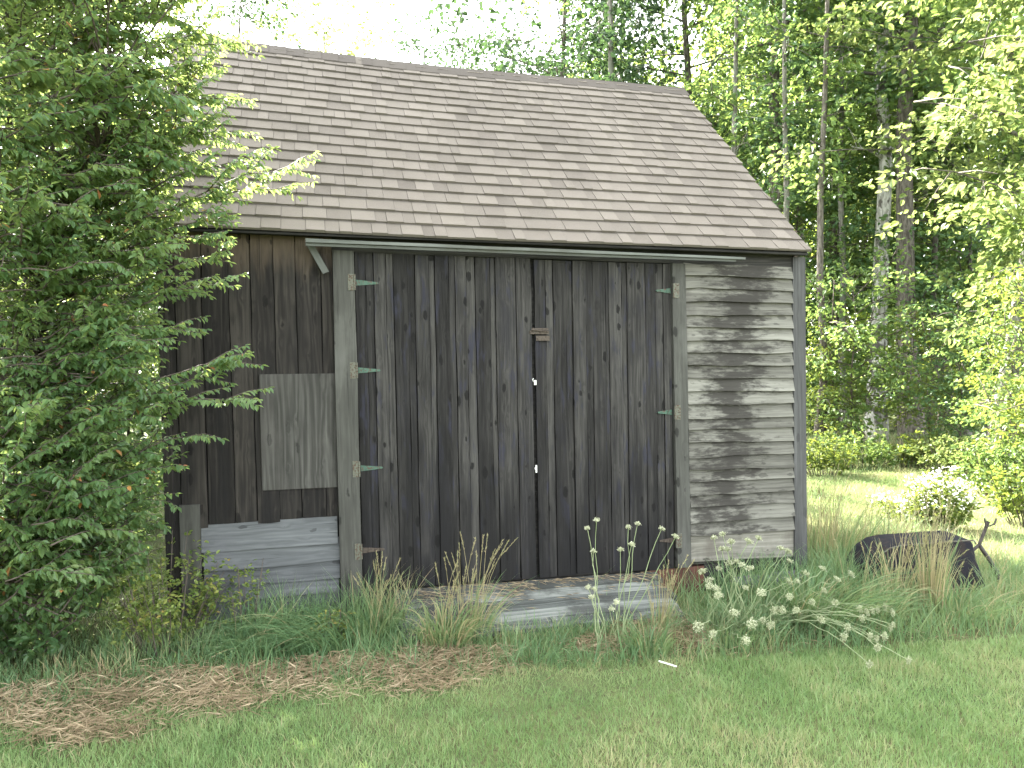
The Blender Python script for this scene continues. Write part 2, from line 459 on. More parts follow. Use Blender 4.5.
# low clapboards
b = MB()
for i, (z0, z1) in enumerate([(.545, .715), (.415, .56), (.30, .43), (.195, .315), (.05, .21)]):
    b.board((-.725 + rng.uniform(-.01, .01), -.018, z0 - .01), (.918, 0, .012 + rng.uniform(-.008, .008)), (0, .028, z1 - z0 + .02), (0, -.022, 0), 4, .002)
b.build('low_clapboards', M['clap_new'], shed)
b = MB(); b.box(-.862, -.732, -.034, -.014, .08, .87, n=2)
tag(b.build('corner_trim', M['post'], shed), 'short pale replacement corner board')
b = MB(); b.box(-.955, -.895, -.042, -.016, .05, 2.68, n=3); b.build('corner_post', M['wall'], shed)
# plywood patch
b = MB(); b.board((-.317, -.014, .949), (0, 0, .815), (.517, 0, .004), (0, -.012, 0), 3, .002)
tag(b.build('plywood_patch', M['ply'], shed), 'square weathered plywood patch nailed over the planks')
# posts either side of the doors
b = MB(); b.box(.203, .354, -.062, .02, .04, 2.64, n=6, wob=.0015); b.build('door_post', M['post'], shed)
b = MB(); b.board((2.842, .02, .20), (-.022, 0, 2.43), (.115, 0, 0), (0, -.082, 0), 6, .0015); b.build('door_post', M['post'], shed)
# header board above the doors and the eave fascia
b = MB(); b.hbox(.20, 2.94, -.028, .01, 2.636, 2.735, n=4, wob=.002); b.build('door_header', M['fascia'], shed)
b = MB(); b.hbox(XL - .10, XR - .05, -.124, -.106, 2.724, 2.742, n=5, wob=.002)
b.hbox(XL - .1, XR - .05, -.105, .02, 2.738, 2.746)
b.build('fascia_board', M['fascia'], shed)
# pale rail slung under the eave and its hanging brace
b = MB()
b.board((.022, -.136, 2.672), (3.375, 0, -.012), (0, 0, .024), (0, -.05, 0), 8, .0012, taper=.75)
b.board((.022, -.150, 2.650), (3.30, 0, -.006), (0, 0, .020), (0, -.016, 0), 8, .0012)
b.build('door_rail', M['rail'], shed)
b = MB(); b.board((.030, -.055, 2.665), (.105, 0, -.195), (.042, 0, .018), (0, -.02, 0), 1, 0)
b.build('rail_brace', M['rail'], shed)

# the two door leaves
def make_door(xs, z0s, z1):
    b = MB()
    for x0, x1 in zip(xs[:-1], xs[1:]):
        w = x1 - x0
        dy = rng.uniform(-.010, .008)
        z0 = np.interp((x0 + x1) / 2, [.36, 2.8], z0s) + rng.uniform(-.012, .008)
        if w > .10 and rng.random() < .75:      # a split or a ship-lap shows as a second narrow strip
            k = x0 + w * rng.uniform(.55, .8)
            b.box(x0 + .004, k - .0015, -.022 + dy, .01, z0, z1, n=9, wob=.0016)
            b.box(k + .0015, x1 - .003, -.019 + dy, .01, z0, z1, n=9, wob=.0016)
        else:
            b.box(x0 + .004, x1 - .003, -.022 + dy, .01, z0, z1, n=9, wob=.0016)
    b.hbox(xs[0] + .01, xs[-1] - .01, .011, .03, .24, 2.6)
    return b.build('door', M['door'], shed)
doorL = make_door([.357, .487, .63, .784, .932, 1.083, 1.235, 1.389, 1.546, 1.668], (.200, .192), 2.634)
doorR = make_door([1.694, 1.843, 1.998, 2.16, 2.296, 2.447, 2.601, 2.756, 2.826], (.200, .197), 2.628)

def hinge(parent, x, z, sgn, mat, L=.165):
    """butt plate on the post, tapered strap on the door"""
    b = MB()
    t = -.030
    b.poly([(x + sgn * .012, z + .021), (x + sgn * L, z + .007), (x + sgn * (L + .006), z), (x + sgn * L, z - .007), (x + sgn * .012, z - .021)][::(1 if sgn > 0 else -1)], t - .004, t)
    for q in (.05, .10, .14):
        for dz in ((-.008, .008) if q < .09 else (0,)):
            b.tube([(x + sgn * q, t - .003, z + dz), (x + sgn * q, t - .008, z + dz)], .0045, 6)
    h = b.build('hinge', mat, parent)
    b = MB()
    b.tube([(x, -.066, z - .055), (x, -.066, z + .055)], .008, 8)
    xa, xb = sorted((x - sgn * .006, x - sgn * .046))
    b.box(xa, xb, -.067, -.0625, z - .058, z + .058)
    for dz in (-.04, 0, .04):
        b.tube([(x - sgn * .03, -.066, z + dz), (x - sgn * .03, -.0705, z + dz)], .005, 6)
    b.build('hinge_plate', M['buttplate'], parent)
    return h
for z, mt in ((2.418, 'patina'), (1.79, 'patina'), (1.083, 'patina'), (.486, 'rust')):
    hinge(doorL, .352, z, 1, M[mt])
for z, mt in ((2.415, 'patina'), (1.449, 'patina'), (.42, 'rust')):
    hinge(doorR, 2.83, z, -1, M[mt], .13)
# hasp; white latch bits that paint in light coming through the door gap
b = MB()
b.hbox(1.648, 1.80, -.038, -.029, 2.062, 2.088); b.hbox(1.70, 1.806, -.034, -.026, 2.012, 2.05)
b.tube([(1.66, -.045, 2.092), (1.79, -.045, 2.082)], .006, 6)
b.hbox(1.655, 1.80, -.031, -.0255, 2.095, 2.108)
b.build('hasp', M['rust'], doorR)
b = MB(); b.box(1.676, 1.694, -.040, -.022, 1.675, 1.712); b.tube([(1.672, -.034, 1.70), (1.664, -.036, 1.715), (1.672, -.034, 1.725)], .004, 6)
b.build('latch_glint', M['whitebit'], doorR)
b = MB(); b.box(1.676, 1.688, -.036, -.022, 1.005, 1.062); b.box(1.670, 1.677, -.036, -.026, 1.03, 1.045)
b.build('latch_glint', M['whitebit'], doorR)
b = MB(); b.hbox(.3, 2.85, .032, .05, .1, 2.7); b.build('inner_backing', M['fascia'], shed)

# right-hand clapboards
b = MB()
zs = [2.634, 2.538, 2.438, 2.332, 2.229, 2.131, 2.027, 1.924, 1.817, 1.713, 1.609, 1.508, 1.398, 1.303, 1.195, 1.088, .978, .884, .775, .68, .56, .452]
for zt, zb in zip(zs[:-1], zs[1:]):
    x0 = 2.935 + (2.63 - zt) * .014
    e0, e1 = rng.uniform(-.010, .010, 2)
    b.board((x0, -.030 + rng.uniform(-.003, .003), zb + e0), (3.915 - x0, 0, e1 - e0), (0, .034, zt - zb + .018), (0, -.027, 0), 7, .0034)
b.hbox(2.93, 3.93, .013, .03, .2, 2.7)
b.build('clapboard_siding', M['clap'], shed)
b = MB(); b.hbox(2.94, 3.915, -.030, .01, 2.63, 2.735, n=3); b.build('frieze_board', M['fascia'], shed)
b = MB(); b.board((2.962, -.012, .23), (.968, 0, -.01), (0, 0, .232), (0, -.014, 0), 3, .002)
tag(b.build('bottom_board', M['ply_pale'], shed), 'wide pale plywood strip along the foot of the clapboards')
b = MB(); b.box(3.918, 4.035, -.045, .06, .03, 2.72, n=6, wob=.002); b.build('corner_post', M['post_dark'], shed)
b = MB(); b.hbox(2.62, 3.10, -.008, .1, -.05, .185, n=2, wob=.003)
b.build('sill_beam', M['sill'], shed)
b = MB(); b.hbox(3.10, 3.93, -.004, .1, -.05, .20); b.build('sill_beam', M['fascia'], shed)
b = MB(); b.hbox(.2, 2.62, .0, .1, -.05, .17); b.build('sill_beam', M['fascia'], shed)
# side, back and gable walls
b = MB()
n = 22
for side in (0, 1):
    x = XR - .03 if side else XL + .01
    for i in range(n):
        y0 = .065 + i * (DEP - .07) / n; y1 = y0 + (DEP - .07) / n - .006
        ym = (y0 + y1) / 2
        top = min(EZ + (ym + .15) * (RZ - EZ) / (RY + .15), EZ + (DEP + .15 - ym) * (RZ - EZ) / (RY + .15)) - .07
        b.board((x, y0, .1), (0, 0, top - .1), (0, y1 - y0, 0), (.024 if side else -.024, 0, 0), 2, .001)
for i in range(30):
    x0 = XL + .02 + i * (XR - XL - .06) / 30
    b.board((x0, DEP, .1), (0, 0, 2.6), ((XR - XL - .06) / 30 - .006, 0, 0), (0, .024, 0), 2, .001)
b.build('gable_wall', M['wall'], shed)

# roof: real courses of tabs
def ridge_z(x): return RZ + .005 + .055 * np.clip((1.0 - x) / 2.0, 0, 1) ** 1.3 - .015 * np.exp(-((x - 1.6) / 1.2) ** 2)
RXL, RXR = -1.09, 3.965 + LEAN * EZ
def make_slope(front):
    mb = MB()
    e = np.array([0, -.15 if front else 2 * RY + .15, EZ])
    slope_len = math.hypot(RY + .15, RZ - EZ)
    EXP = .1565
    nC = int(slope_len / EXP) + 1
    sgn = 1 if front else -1
    def P(x, v, h):
        t = v / slope_len
        y = e[1] + sgn * (RY + .15) * t
        z = EZ - .012 * math.exp(-((x - 1.2) / 1.3) ** 2) * (1 - t) + (ridge_z(x) - EZ) * t
        nrm = np.array([0, -sgn * (RZ - EZ), (RY + .15)]) / slope_len
        return np.array([x, y, z]) + nrm * h
    for i in range(nC):
        v0 = i * EXP
        v1 = min(v0 + EXP + .03, slope_len)
        x = RXL + (rng.uniform(-.12, 0) if i else 0)
        cw = rng.uniform(-.003, .003)
        cx0 = RXL - .008 * rng.random(); cx1 = RXR + .004 * rng.normal()
        thick = rng.random() < .5
        while x < cx1:
            w = rng.uniform(.07, .21) if front else rng.uniform(.2, .4)
            xa, xb = max(x, cx0), min(x + w, cx1)
            x += w
            if xb - xa < .012: continue
            thick = not thick
            h0 = (.023 if thick else .017) + rng.uniform(0, .002)
            d0 = cw + (0 if thick else .004) + rng.normal(0, .0012)
            k = len(mb.V)
            r = np.clip((.62 if thick else .42) + rng.normal(0, .20), 0, 1)
            va = v0 + d0 if i else v0
            for (xx, vv, hh, g) in ((xa + .001, va, h0, 0), (xb - .001, va, h0, 0), (xb - .001, v1, .004, v1 - v0), (xa + .001, v1, .004, v1 - v0)):
                mb.V.append(P(xx, vv, hh)); mb.gc.append((xx, g, 0)); mb.rnd.append(r)
            for (xx, vv, hh, g) in ((xa + .001, va, .0, 0), (xb - .001, va, .0, 0), (xb - .001, v1, -.004, v1 - v0), (xa + .001, v1, -.004, v1 - v0)):
                mb.V.append(P(xx, vv, hh)); mb.gc.append((xx, .15, 0)); mb.rnd.append(r * .4)  # butts and undersides coloured darker to deepen the shadow line under each course
            q = (k, k + 1, k + 2, k + 3)
            mb.Q += [q, (k, k + 4, k + 5, k + 1), (k + 1, k + 5, k + 6, k + 2), (k + 3, k + 7, k + 4, k), (k + 7, k + 6, k + 5, k + 4)]
    return mb
roof = make_slope(True).build('roof', M['roof'], shed)
bk = make_slope(False).build('back_slope', M['roof'], roof)
b = MB()
x = RXL - .01
while x < RXR:
    w = min(.16, RXR - x)
    for sgn in (-1, 1):
        z = float(ridge_z(x)) + .026
        b.board((x, RY, z), (w + .03, 0, 0), (0, sgn * .13, -.118), (0, 0, -.008), 1, .0015, rnd=float(np.clip(.45 + rng.normal(0, .15), 0, 1)))
    x += w
rc = b.build('ridge_cap', M['roof'], roof)
# deck and rake boards under the shingles
b = MB()
for sgn, ye in ((1, -.135), (-1, 2 * RY + .135)):
    sl = (RZ - EZ) / (RY + .15)
    b.board((RXL + .03, ye, EZ - .012), (RXR - RXL - .05, 0, 0), (0, sgn * (RY + .128), (RY + .128) * sl - .005), (0, 0, -.012), 1, 0)
b.build('roof_deck', M['fascia'], roof)

# ------------------------------------------------------------------ ramp, boards, stick
ramp = empty('plank_ramp', (1.6, -.4, 0))
tag(ramp, 'low weathered plank ramp sloping from the double doors into the grass', 'ramp')
yy = [-.02, -.165, -.30, -.45, -.585, -.70]
for i in range(5):
    y1, y0 = yy[i] - .004, yy[i + 1] + .004
    zz = lambda y: .172 + (y + .02) * .185
    b = MB()
    xe = 2.70 + (0.05 if i > 2 else 0) + rng.uniform(-.03, .03) - i * .04
    b.board((.60 + rng.uniform(-.04, .04), y1, zz(y1) - .03), (xe - .6, 0, rng.uniform(-.006, .006)), (0, y0 - y1, zz(y0) - zz(y1)), (0, 0, .032), 8, .003)
    b.build('plank', M['ramp'], ramp, lean=False)
for x in (.75, 1.6, 2.5):
    b = MB(); b.board((x, -.03, -.02), (0, -.62, -.03), (.05, 0, 0), (0, 0, .12), 1, 0)
    b.build('bearer', M['ramp'], ramp, lean=False)
b = MB(); b.board((3.25, -.14, .085), (.62, .02, .01), (0, -.17, -.012), (0, 0, .035), 3, .003)
tag(b.build('loose_board', M['clap_new'], None, lean=False), 'short grey board lying flat in the weeds below the clapboards', 'board')
b = MB(); p = gp(660, 4.63, .052); b.board(p, (.075, -.085, -.008), (.007, .007, 0), (0, 0, .007), 2, .0005)
tag(b.build('stick', M['blossom'], None, lean=False), 'small pale stick lying on the lawn in front of the ramp', 'stick')

# ------------------------------------------------------------------ overturned wheelbarrow
wb_loc = gp(915, 6.5, .03)
wb = empty('wheelbarrow', tuple(wb_loc))
tag(wb, 'overturned dark metal wheelbarrow half hidden in tall dry grass', 'wheelbarrow')
axx = np.array([CA, -SA, 0]); ayy = np.array([SA, CA, 0])
def wbp(u, v, z): return wb_loc + axx * u + ayy * v + np.array([0, 0, z])
outl = np.array([(-.50, -.03), (-.475, .08), (-.44, .15), (-.385, .225), (-.30, .28), (-.20, .302), (.15, .325), (.345, .338), (.378, .333), (.392, .31), (.41, .20), (.46, .06), (.49, -.03)])
ctr = np.array([.0, .08]); V = []; Q = []; NS = len(outl)
layers = [(-.265, .90), (-.262, .955), (-.245, .985), (-.20, 1.0), (.20, 1.0), (.245, .985), (.262, .955), (.265, .90)]
for v, k_ in layers:
    for (u, z) in outl:
        uu, zz_ = (u - ctr[0]) * k_ + ctr[0], ((z - ctr[1]) * k_ + ctr[1]) * 1.1
        V.append(wbp(uu, v * (1 - .18 * max(0, zz_) / .34), zz_))
for i in range(len(layers) - 1):
    for k in range(NS - 1):
        Q.append((i * NS + k, i * NS + k + 1, (i + 1) * NS + k + 1, (i + 1) * NS + k))
caps = [tuple(range(NS))[::-1], tuple(range((len(layers) - 1) * NS, len(layers) * NS))]
mk('tray', np.array(V), [np.array(Q), np.array(caps)], M['barrow'], wb)
g = Geo(); g.tube(np.array([wbp(u, -.236, (z - .08) * .985 * 1.1 + .088 + .012) for u, z in outl[2:10]]), .006, 6); g.build('rim', M['post'] if False else M['buttplate'], wb, True)
g = Geo()
pA, pB, pC = sp(957, 566, 6.6), sp(982, 546, 6.6), sp(991, 522, 6.6)
g.tube(np.array([sp(930, 585, 6.6), pA, (pA + pB) / 2 + np.array([0, 0, -.006]), pB, (pB + pC) / 2, pC]), .014, 8)
g.build('handle', M['bar'], wb, True)
g = Geo()
pD, pE = sp(1003, 579, 6.55), sp(1032, 592, 6.5)
g.tube(np.array([pB, (pB + pD) / 2 + np.array([.008, 0, .004]), pD, (pD + pE) / 2, pE]), .017, 8)
g.tube(np.array([sp(1000, 572, 6.55), sp(1003, 585, 6.5)]), .02, 6)
g.build('leg', M['bar'], wb, True)
g = Geo()
g.tube(np.array([sp(987, 519, 6.6), sp(989, 528, 6.58), sp(997, 525, 6.56), sp(999, 519, 6.56)]), .009, 6)
g.build('bracket', M['bar'], wb, True)

# ------------------------------------------------------------------ trees
def jit_path(p0, p1, n, amp, sag=0.0):
    t = np.linspace(0, 1, n)[:, None]
    p = p0 * (1 - t) + p1 * t
    j = rng.normal(0, amp, (n, 3)); j[0] = 0; j[-1] *= .3
    p = p + np.cumsum(j, 0) * .5
    p[:, 2] += sag * 4 * (t * (1 - t))[:, 0]
    return p

def spray(g, c, r, n, leafL, tone, flat=.75, out=None):
    a = rng.random(n) * 2 * np.pi; q = np.sqrt(rng.random(n)) * r
    off = np.stack([np.cos(a) * q, np.sin(a) * q, rng.normal(0, .10 * r + .02, n) - .35 * q * q / r], 1)
    if out is not None: off += out * rng.random(n)[:, None] * r * .8
    D = np.stack([np.cos(a), np.sin(a), np.full(n, -.35)], 1) + rng.normal(0, .5, (n, 3))
    Nn = np.array([0, 0, 1.]) + rng.normal(0, flat, (n, 3))
    L = leafL * rng.uniform(.7, 1.3, n)
    rn = np.clip(tone + rng.normal(0, .18, n), 0, 1)
    g.add(*leaf_geo(c + off, D, Nn, L, L * .70, rn, oval=True))

def tree_proto(H, r0, cb, cr, nl, per, leafL, spr, seglean=(0, 0), kx=8):
    """returns trunk Geo, crown Geo with the base at the origin"""
    tg, cg = Geo(), Geo()
    n = 9
    t = np.linspace(0, 1, n)
    tr = np.zeros((n, 3)); tr[:, 2] = t * H
    tr[1:, :2] = np.cumsum(rng.normal(0, H * .006, (n - 1, 2)), 0) + np.outer(t[1:], np.array(seglean)) * H
    rad = r0 * (1 - .82 * t) ; rad[0] *= 1.35
    tg.tube(tr, rad, 9)
    for i in range(nl):
        f = (i + rng.random()) / nl
        hz = cb + (H - cb) * f
        at = np.array([np.interp(hz, tr[:, 2], tr[:, k]) for k in range(3)])
        prof = max(.25, math.sin(math.pi * min(1, .18 + .80 * (1 - f) ** .8)) )
        L = cr * prof * rng.uniform(.65, 1.15)
        a = i * 2.4 + rng.normal(0, .5)
        up = rng.uniform(-.05, .55) if f < .7 else rng.uniform(.4, 1.2)
        end = at + np.array([math.cos(a), math.sin(a), up]) * L
        pth = jit_path(at, end, 6, L * .03, L * .05)
        rr = max(.012, np.interp(hz, tr[:, 2], rad) * .36)
        tg.tube(pth, np.linspace(rr, .008, 6), 5)
        m = max(3, int(kx * L / cr))
        for s in range(m):
            q = .25 + .75 * (s + rng.random()) / m
            c = np.array([np.interp(q * 5, np.arange(6), pth[:, k]) for k in range(3)])
            lat = np.array([-math.sin(a), math.cos(a), 0]) * rng.normal(0, .28) * L * (.35 + q) + np.array([0, 0, rng.normal(0, .25)])
            e = c + lat + np.array([math.cos(a), math.sin(a), 0]) * rng.uniform(0, .2) * L
            tg.tube(np.array([c, (c + e) / 2 + np.array([0, 0, .04]), e]), np.array([.010, .008, .004]) * (1 + r0 * 2), 4)
            spray(cg, e, spr * rng.uniform(.7, 1.3), per, leafL, rng.uniform(.25, .75))
    return tg, cg

def place(kind, proto, name, loc, rz, sc, label, cat, group, leaf, barkm):
    t = empty(name, tuple(loc)); t.rotation_euler = (0, 0, rz); t.scale = (sc, sc, sc)
    if 'meshes' not in proto:
        proto['meshes'] = True
        V, fs, r = proto['t'].arrays(); proto['tm'] = (V, fs, r)
        V, fs, r = proto['c'].arrays(); proto['cm'] = (V, fs, r)
        proto['cache'] = {}
    for part, key, mt in (('trunk', 'tm', barkm), ('crown', 'cm', leaf)):
        ck = (part, mt.name)
        if ck not in proto['cache']:
            V, fs, r = proto[key]
            ob = mk(part, V, fs, mt, None, dict(rnd=r), part == 'trunk')
            proto['cache'][ck] = ob.data
        else:
            ob = bpy.data.objects.new(part, proto['cache'][ck]); COL.objects.link(ob)
        ob.parent = t
    tag(t, label, cat, group)
    return t

def proto(*a, **k):
    t, c = tree_proto(*a, **k)
    return dict(t=t, c=c)
tallA = proto(17, .21, 6.0, 3.6, 44, 46, .135, .66, kx=10)
tallB = proto(15, .19, 2.5, 3.4, 42, 46, .13, .64, kx=10)
tallC = proto(18, .22, 7.0, 3.2, 36, 44, .135, .66, kx=9)
mapA = proto(8.5, .09, 1.0, 2.7, 36, 52, .115, .55, kx=10)
mapB = proto(6.0, .06, .5, 2.1, 28, 46, .11, .50, kx=9)
sap = proto(3.4, .03, .25, 1.4, 20, 34, .095, .40, kx=8)
thin = proto(13.5, .11, 5.5, 2.0, 22, 38, .13, .52, kx=6)
slim = proto(14, .085, 5.0, 1.6, 20, 32, .12, .46, kx=5, seglean=(.02, .01))

G1 = 'trees of the wood behind the shed'
forest = [
 (tallA, 'deciduous_tree', 877, 18.0, 1.00, 'leaf_a', 'bark_pale', 'tall tree with pale blotchy birch-like trunk at the forest edge'),
 (tallC, 'deciduous_tree', 914, 17.2, 1.05, 'leaf_b', 'bark_brown', 'tall tree with dark brown trunk just right of the pale trunk'),
 (tallB, 'deciduous_tree', 998, 12.6, 1.00, 'leaf_a', 'bark_grey', 'thick grey leaning trunk at the far right edge of the picture'),
 (tallC, 'deciduous_tree', 764, 19.0, .95, 'leaf_b', 'bark_brown', 'brown tree rising behind the sloping right edge of the roof'),
 (thin, 'deciduous_tree', 607, 20.0, 1.25, 'leaf_sky', 'bark_grey', 'straight grey trunk rising above the right part of the ridge'),
 (tallC, 'deciduous_tree', 838, 22.0, 1.0, 'leaf_a', 'bark_brown', 'dark trunk set back left of the pale birch-like trunk'),
 (mapB, 'deciduous_tree', 795, 20.0, 1.0, 'leaf_b', 'bark_brown', 'small bushy tree against the right rake of the roof'),
 (tallB, 'deciduous_tree', 548, 24.0, .98, 'leaf_sky', 'bark_brown', 'leafy dark green tree top just right of the open sky'),
 (tallA, 'deciduous_tree', 945, 23.0, 1.05, 'leaf_a', 'bark_brown', 'dark trunk deep in the wood right of the two big trunks'),
 (tallB, 'deciduous_tree', 690, 24.0, 1.1, 'leaf_a', 'bark_brown', 'tall yellow-green tree above the right end of the ridge'),
 (mapA, 'maple', 1075, 12.0, 1.05, 'leaf_c', 'bark_brown', 'sunlit bright maple reaching in from the right edge'),
 (mapA, 'maple', 968, 19.5, 1.0, 'leaf_a', 'bark_grey', 'sunlit young maple beside the dark trunk deep in the wood'),
 (mapB, 'maple', 835, 20.0, 1.0, 'leaf_a', 'bark_brown', 'low young maple between the shed corner and the pale trunk'),
 (mapA, 'maple', 722, 22.5, .98, 'leaf_b', 'bark_brown', 'blue-green shaded maple behind the roof, left of the brown tree'),
 (mapB, 'maple', 985, 17.5, 1.1, 'leaf_b', 'bark_brown', 'shaded young maple left of the thick grey leaning trunk'),
 (mapA, 'maple', 665, 26, 1.15, 'leaf_c', 'bark_brown', 'pale lit maple right of the straight grey trunk above the ridge'),
 (tallA, 'deciduous_tree', 1040, 20.0, 1.0, 'leaf_a', 'bark_brown', 'tall crown filling the upper right corner of the picture'),
 (tallC, 'deciduous_tree', 800, 27.0, 1.0, 'leaf_b', 'bark_brown', 'far dark trunk seen past the low corner of the roof'),
 (tallA, 'deciduous_tree', 880, 29.0, 1.05, 'leaf_c', 'bark_brown', 'far pale crown behind the birch-like trunk'),
 (slim, 'deciduous_tree', 818, 15.5, 1.0, 'leaf_a', 'bark_brown', 'slim dark trunk nearest the low corner of the roof'),
 (slim, 'deciduous_tree', 846, 18.5, 1.1, 'leaf_b', 'bark_grey', 'slim grey trunk standing just left of the pale blotchy trunk'),
 (slim, 'deciduous_tree', 781, 16.5, 1.0, 'leaf_b', 'bark_grey', 'slim grey trunk right of the brown tree behind the roof edge'),
 (slim, 'deciduous_tree', 930, 18.0, 1.0, 'leaf_a', 'bark_brown', 'slim brown trunk in the shade right of the dark brown trunk'),
 (slim, 'deciduous_tree', 738, 18.0, 1.1, 'leaf_a', 'bark_grey', 'slim grey trunk left of the brown tree behind the roof edge'),
 (mapA, 'maple', 612, 26.0, 1.55, 'leaf_sky', 'bark_brown', 'broad shaded crown spreading behind the straight grey trunk above the ridge'),
 (mapA, 'maple', 900, 21.0, 1.1, 'leaf_c', 'bark_brown', 'pale young maple behind the two big trunks'),
]
for i, (pr, nm, px, d, sc, lf, bk_, lab) in enumerate(forest):
    t = place(nm, pr, nm, gp(px, d), i * 1.9 + .4, sc, lab, 'tree', G1, M[lf], M[bk_])
    if 'leaning trunk at' in lab: t.rotation_euler = (0, .11, -.25)
G2 = 'thin trees against the open sky'
skyt = [
 (thin, 322, 27.0, 1.02, 'leaf_c', 'thin pale tree top against white sky above the middle of the ridge'),
 (thin, 428, 31.0, 1.06, 'leaf_sky', 'sparse sprigs of a tree top in the brightest sky'),
 (thin, 246, 24.0, .98, 'leaf_sky', 'dark blue-green tree top above the left end of the ridge'),
 (tallC, 70, 25.0, .95, 'leaf_b', 'dark tree behind the shrub at the upper left'),
]
for i, (pr, px, d, sc, lf, lab) in enumerate(skyt):
    place('t', pr, 'deciduous_tree', gp(px, d), i * 2.3, sc, lab, 'tree', G2, M[lf], M['bark_brown'])
G3 = 'trees behind the big shrub'
left = [
 (tallC, 40, 21.0, .9, 'leaf_b', 'dark tree behind the shrub near the upper left corner'),
 (mapB, -50, 13.5, 1.0, 'leaf_a', 'green maple behind the shrub at the left edge'),
 (mapB, 95, 13.0, 1.05, 'leaf_b', 'low dark tree glimpsed through the lower gaps in the shrub'),
 (tallC, -80, 22.0, 1.0, 'leaf_a', 'far tree closing the left edge behind the shrub'),
]
for i, (pr, px, d, sc, lf, lab) in enumerate(left):
    place('t', pr, 'deciduous_tree', gp(px, d), i * 1.7 + 1, sc, lab, 'tree', G3, M[lf], M['bark_brown'])
G4 = 'saplings at the forest edge'
saps = [
 (128, 8.6, .80, 'leaf_b', 'dark sapling behind the shrub beside the shed left wall'),
 (70, 8.2, .78, 'leaf_b', 'dark sapling low behind the middle of the big shrub'),
 (10, 8.8, .9, 'leaf_b', 'dark sapling behind the shrub at the left picture edge'),
 (150, 11.5, 1.0, 'leaf_a', 'green sapling further back past the shed left wall'),
 (826, 15.5, .62, 'fern', 'leafy sapling right beside the shed corner at the forest edge'),
 (852, 15.2, .95, 'leaf_a', 'mid green sapling in front of the pale trunk'),
 (930, 15.0, .70, 'fern', 'low yellow-green sapling right of the dark brown trunk'),
 (962, 14.0, .75, 'leaf_b', 'dark sapling in the shady gap between the big trunks and the leaning one'),
 (1018, 11.4, .62, 'leaf_a', 'green vine-clad sapling at the foot of the thick leaning trunk'),
 (1050, 10.2, .75, 'fern', 'bright sapling cut by the right picture edge'),
]
for i, (px, d, sc, lf, lab) in enumerate(saps):
    place('s', sap, 'sapling', gp(px, d), i * 2.1, sc, lab, 'sapling', G4, M[lf], M['twig'])

# far wood, read as one mass
g = Geo()
n = 110000
px = np.concatenate([rng.uniform(540, 1400, n * 3 // 4), rng.uniform(-600, 185, n // 4)])
d = rng.uniform(29, 46, len(px))
zt = np.where(px > 500, np.interp(px, [540, 620, 690, 760], [8, 11.5, 15, 19]), 14.5) * (.75 + .45 * fbm(px / 40, d / 9, 9))
z = rng.random(len(px)) * zt
keep = fbm(px / 16, z * 1.1 + d * .4, 21) > np.interp(z, [0, 6, 14], [.30, .38, .44])
px, d, z = px[keep], d[keep], z[keep]
P = np.stack([gp(a, b_, c) for a, b_, c in zip(px, d, z)])
D = rng.normal(0, 1, P.shape); D[:, 2] -= .4
L = rng.uniform(.26, .50, len(P))
g.add(*leaf_geo(P, D, np.array([0, 0, 1.]) + rng.normal(0, .7, P.shape), L, L * .75, np.clip(fbm(px / 25, z, 4) + rng.normal(0, .15, len(P)), 0, 1)))
tag(g.build('distant_woods', M['leaf_far']), 'mass of far leaves closing the view behind the trees', 'woods', kind='stuff')

# ------------------------------------------------------------------ shrubs
def pinnate(g, pts, L, spacing, tone, droop=.75, start=.15, size_end=.7):
    """opposite leaves along a twig path"""
    seg = np.linalg.norm(np.diff(pts, axis=0), axis=1); cum = np.concatenate([[0], np.cumsum(seg)]); tot = cum[-1]
    s = np.arange(tot * start, tot, spacing)
    if not len(s): return
    c = np.stack([np.interp(s, cum, pts[:, k]) for k in range(3)], 1)
    d = unit(np.stack([np.interp(s + .01, cum, pts[:, k]) for k in range(3)], 1) - np.stack([np.interp(s - .01, cum, pts[:, k]) for k in range(3)], 1))
    side = unit(np.cross(d, np.array([0, 0, 1.]) + rng.normal(0, .15, d.shape)))
    for sg in (-1, 1):
        n = len(s)
        k = rng.random(n) < .93
        D = side * sg * .8 + d * .55 + rng.normal(0, .22, (n, 3)); D[:, 2] -= droop * rng.uniform(.4, 1.5, n)
        Nn = np.array([0, 0, 1.]) + rng.normal(0, .40, (n, 3)) + side * sg * .45 + np.array([.1, -.25, 0])
        LL = L * rng.uniform(.7, 1.2, n) * np.linspace(1, size_end, n)
        g.add(*leaf_geo(c[k], D[k], Nn[k], LL[k], LL[k] * .52, np.clip(tone + rng.normal(0, .13, n), 0, .97)[k], oval=True))
    # terminal leaf
    g.add(*leaf_geo(c[-1:], d[-1:], np.array([[0, 0, 1.]]), L * .8, L * .42, np.array([tone]), oval=True))

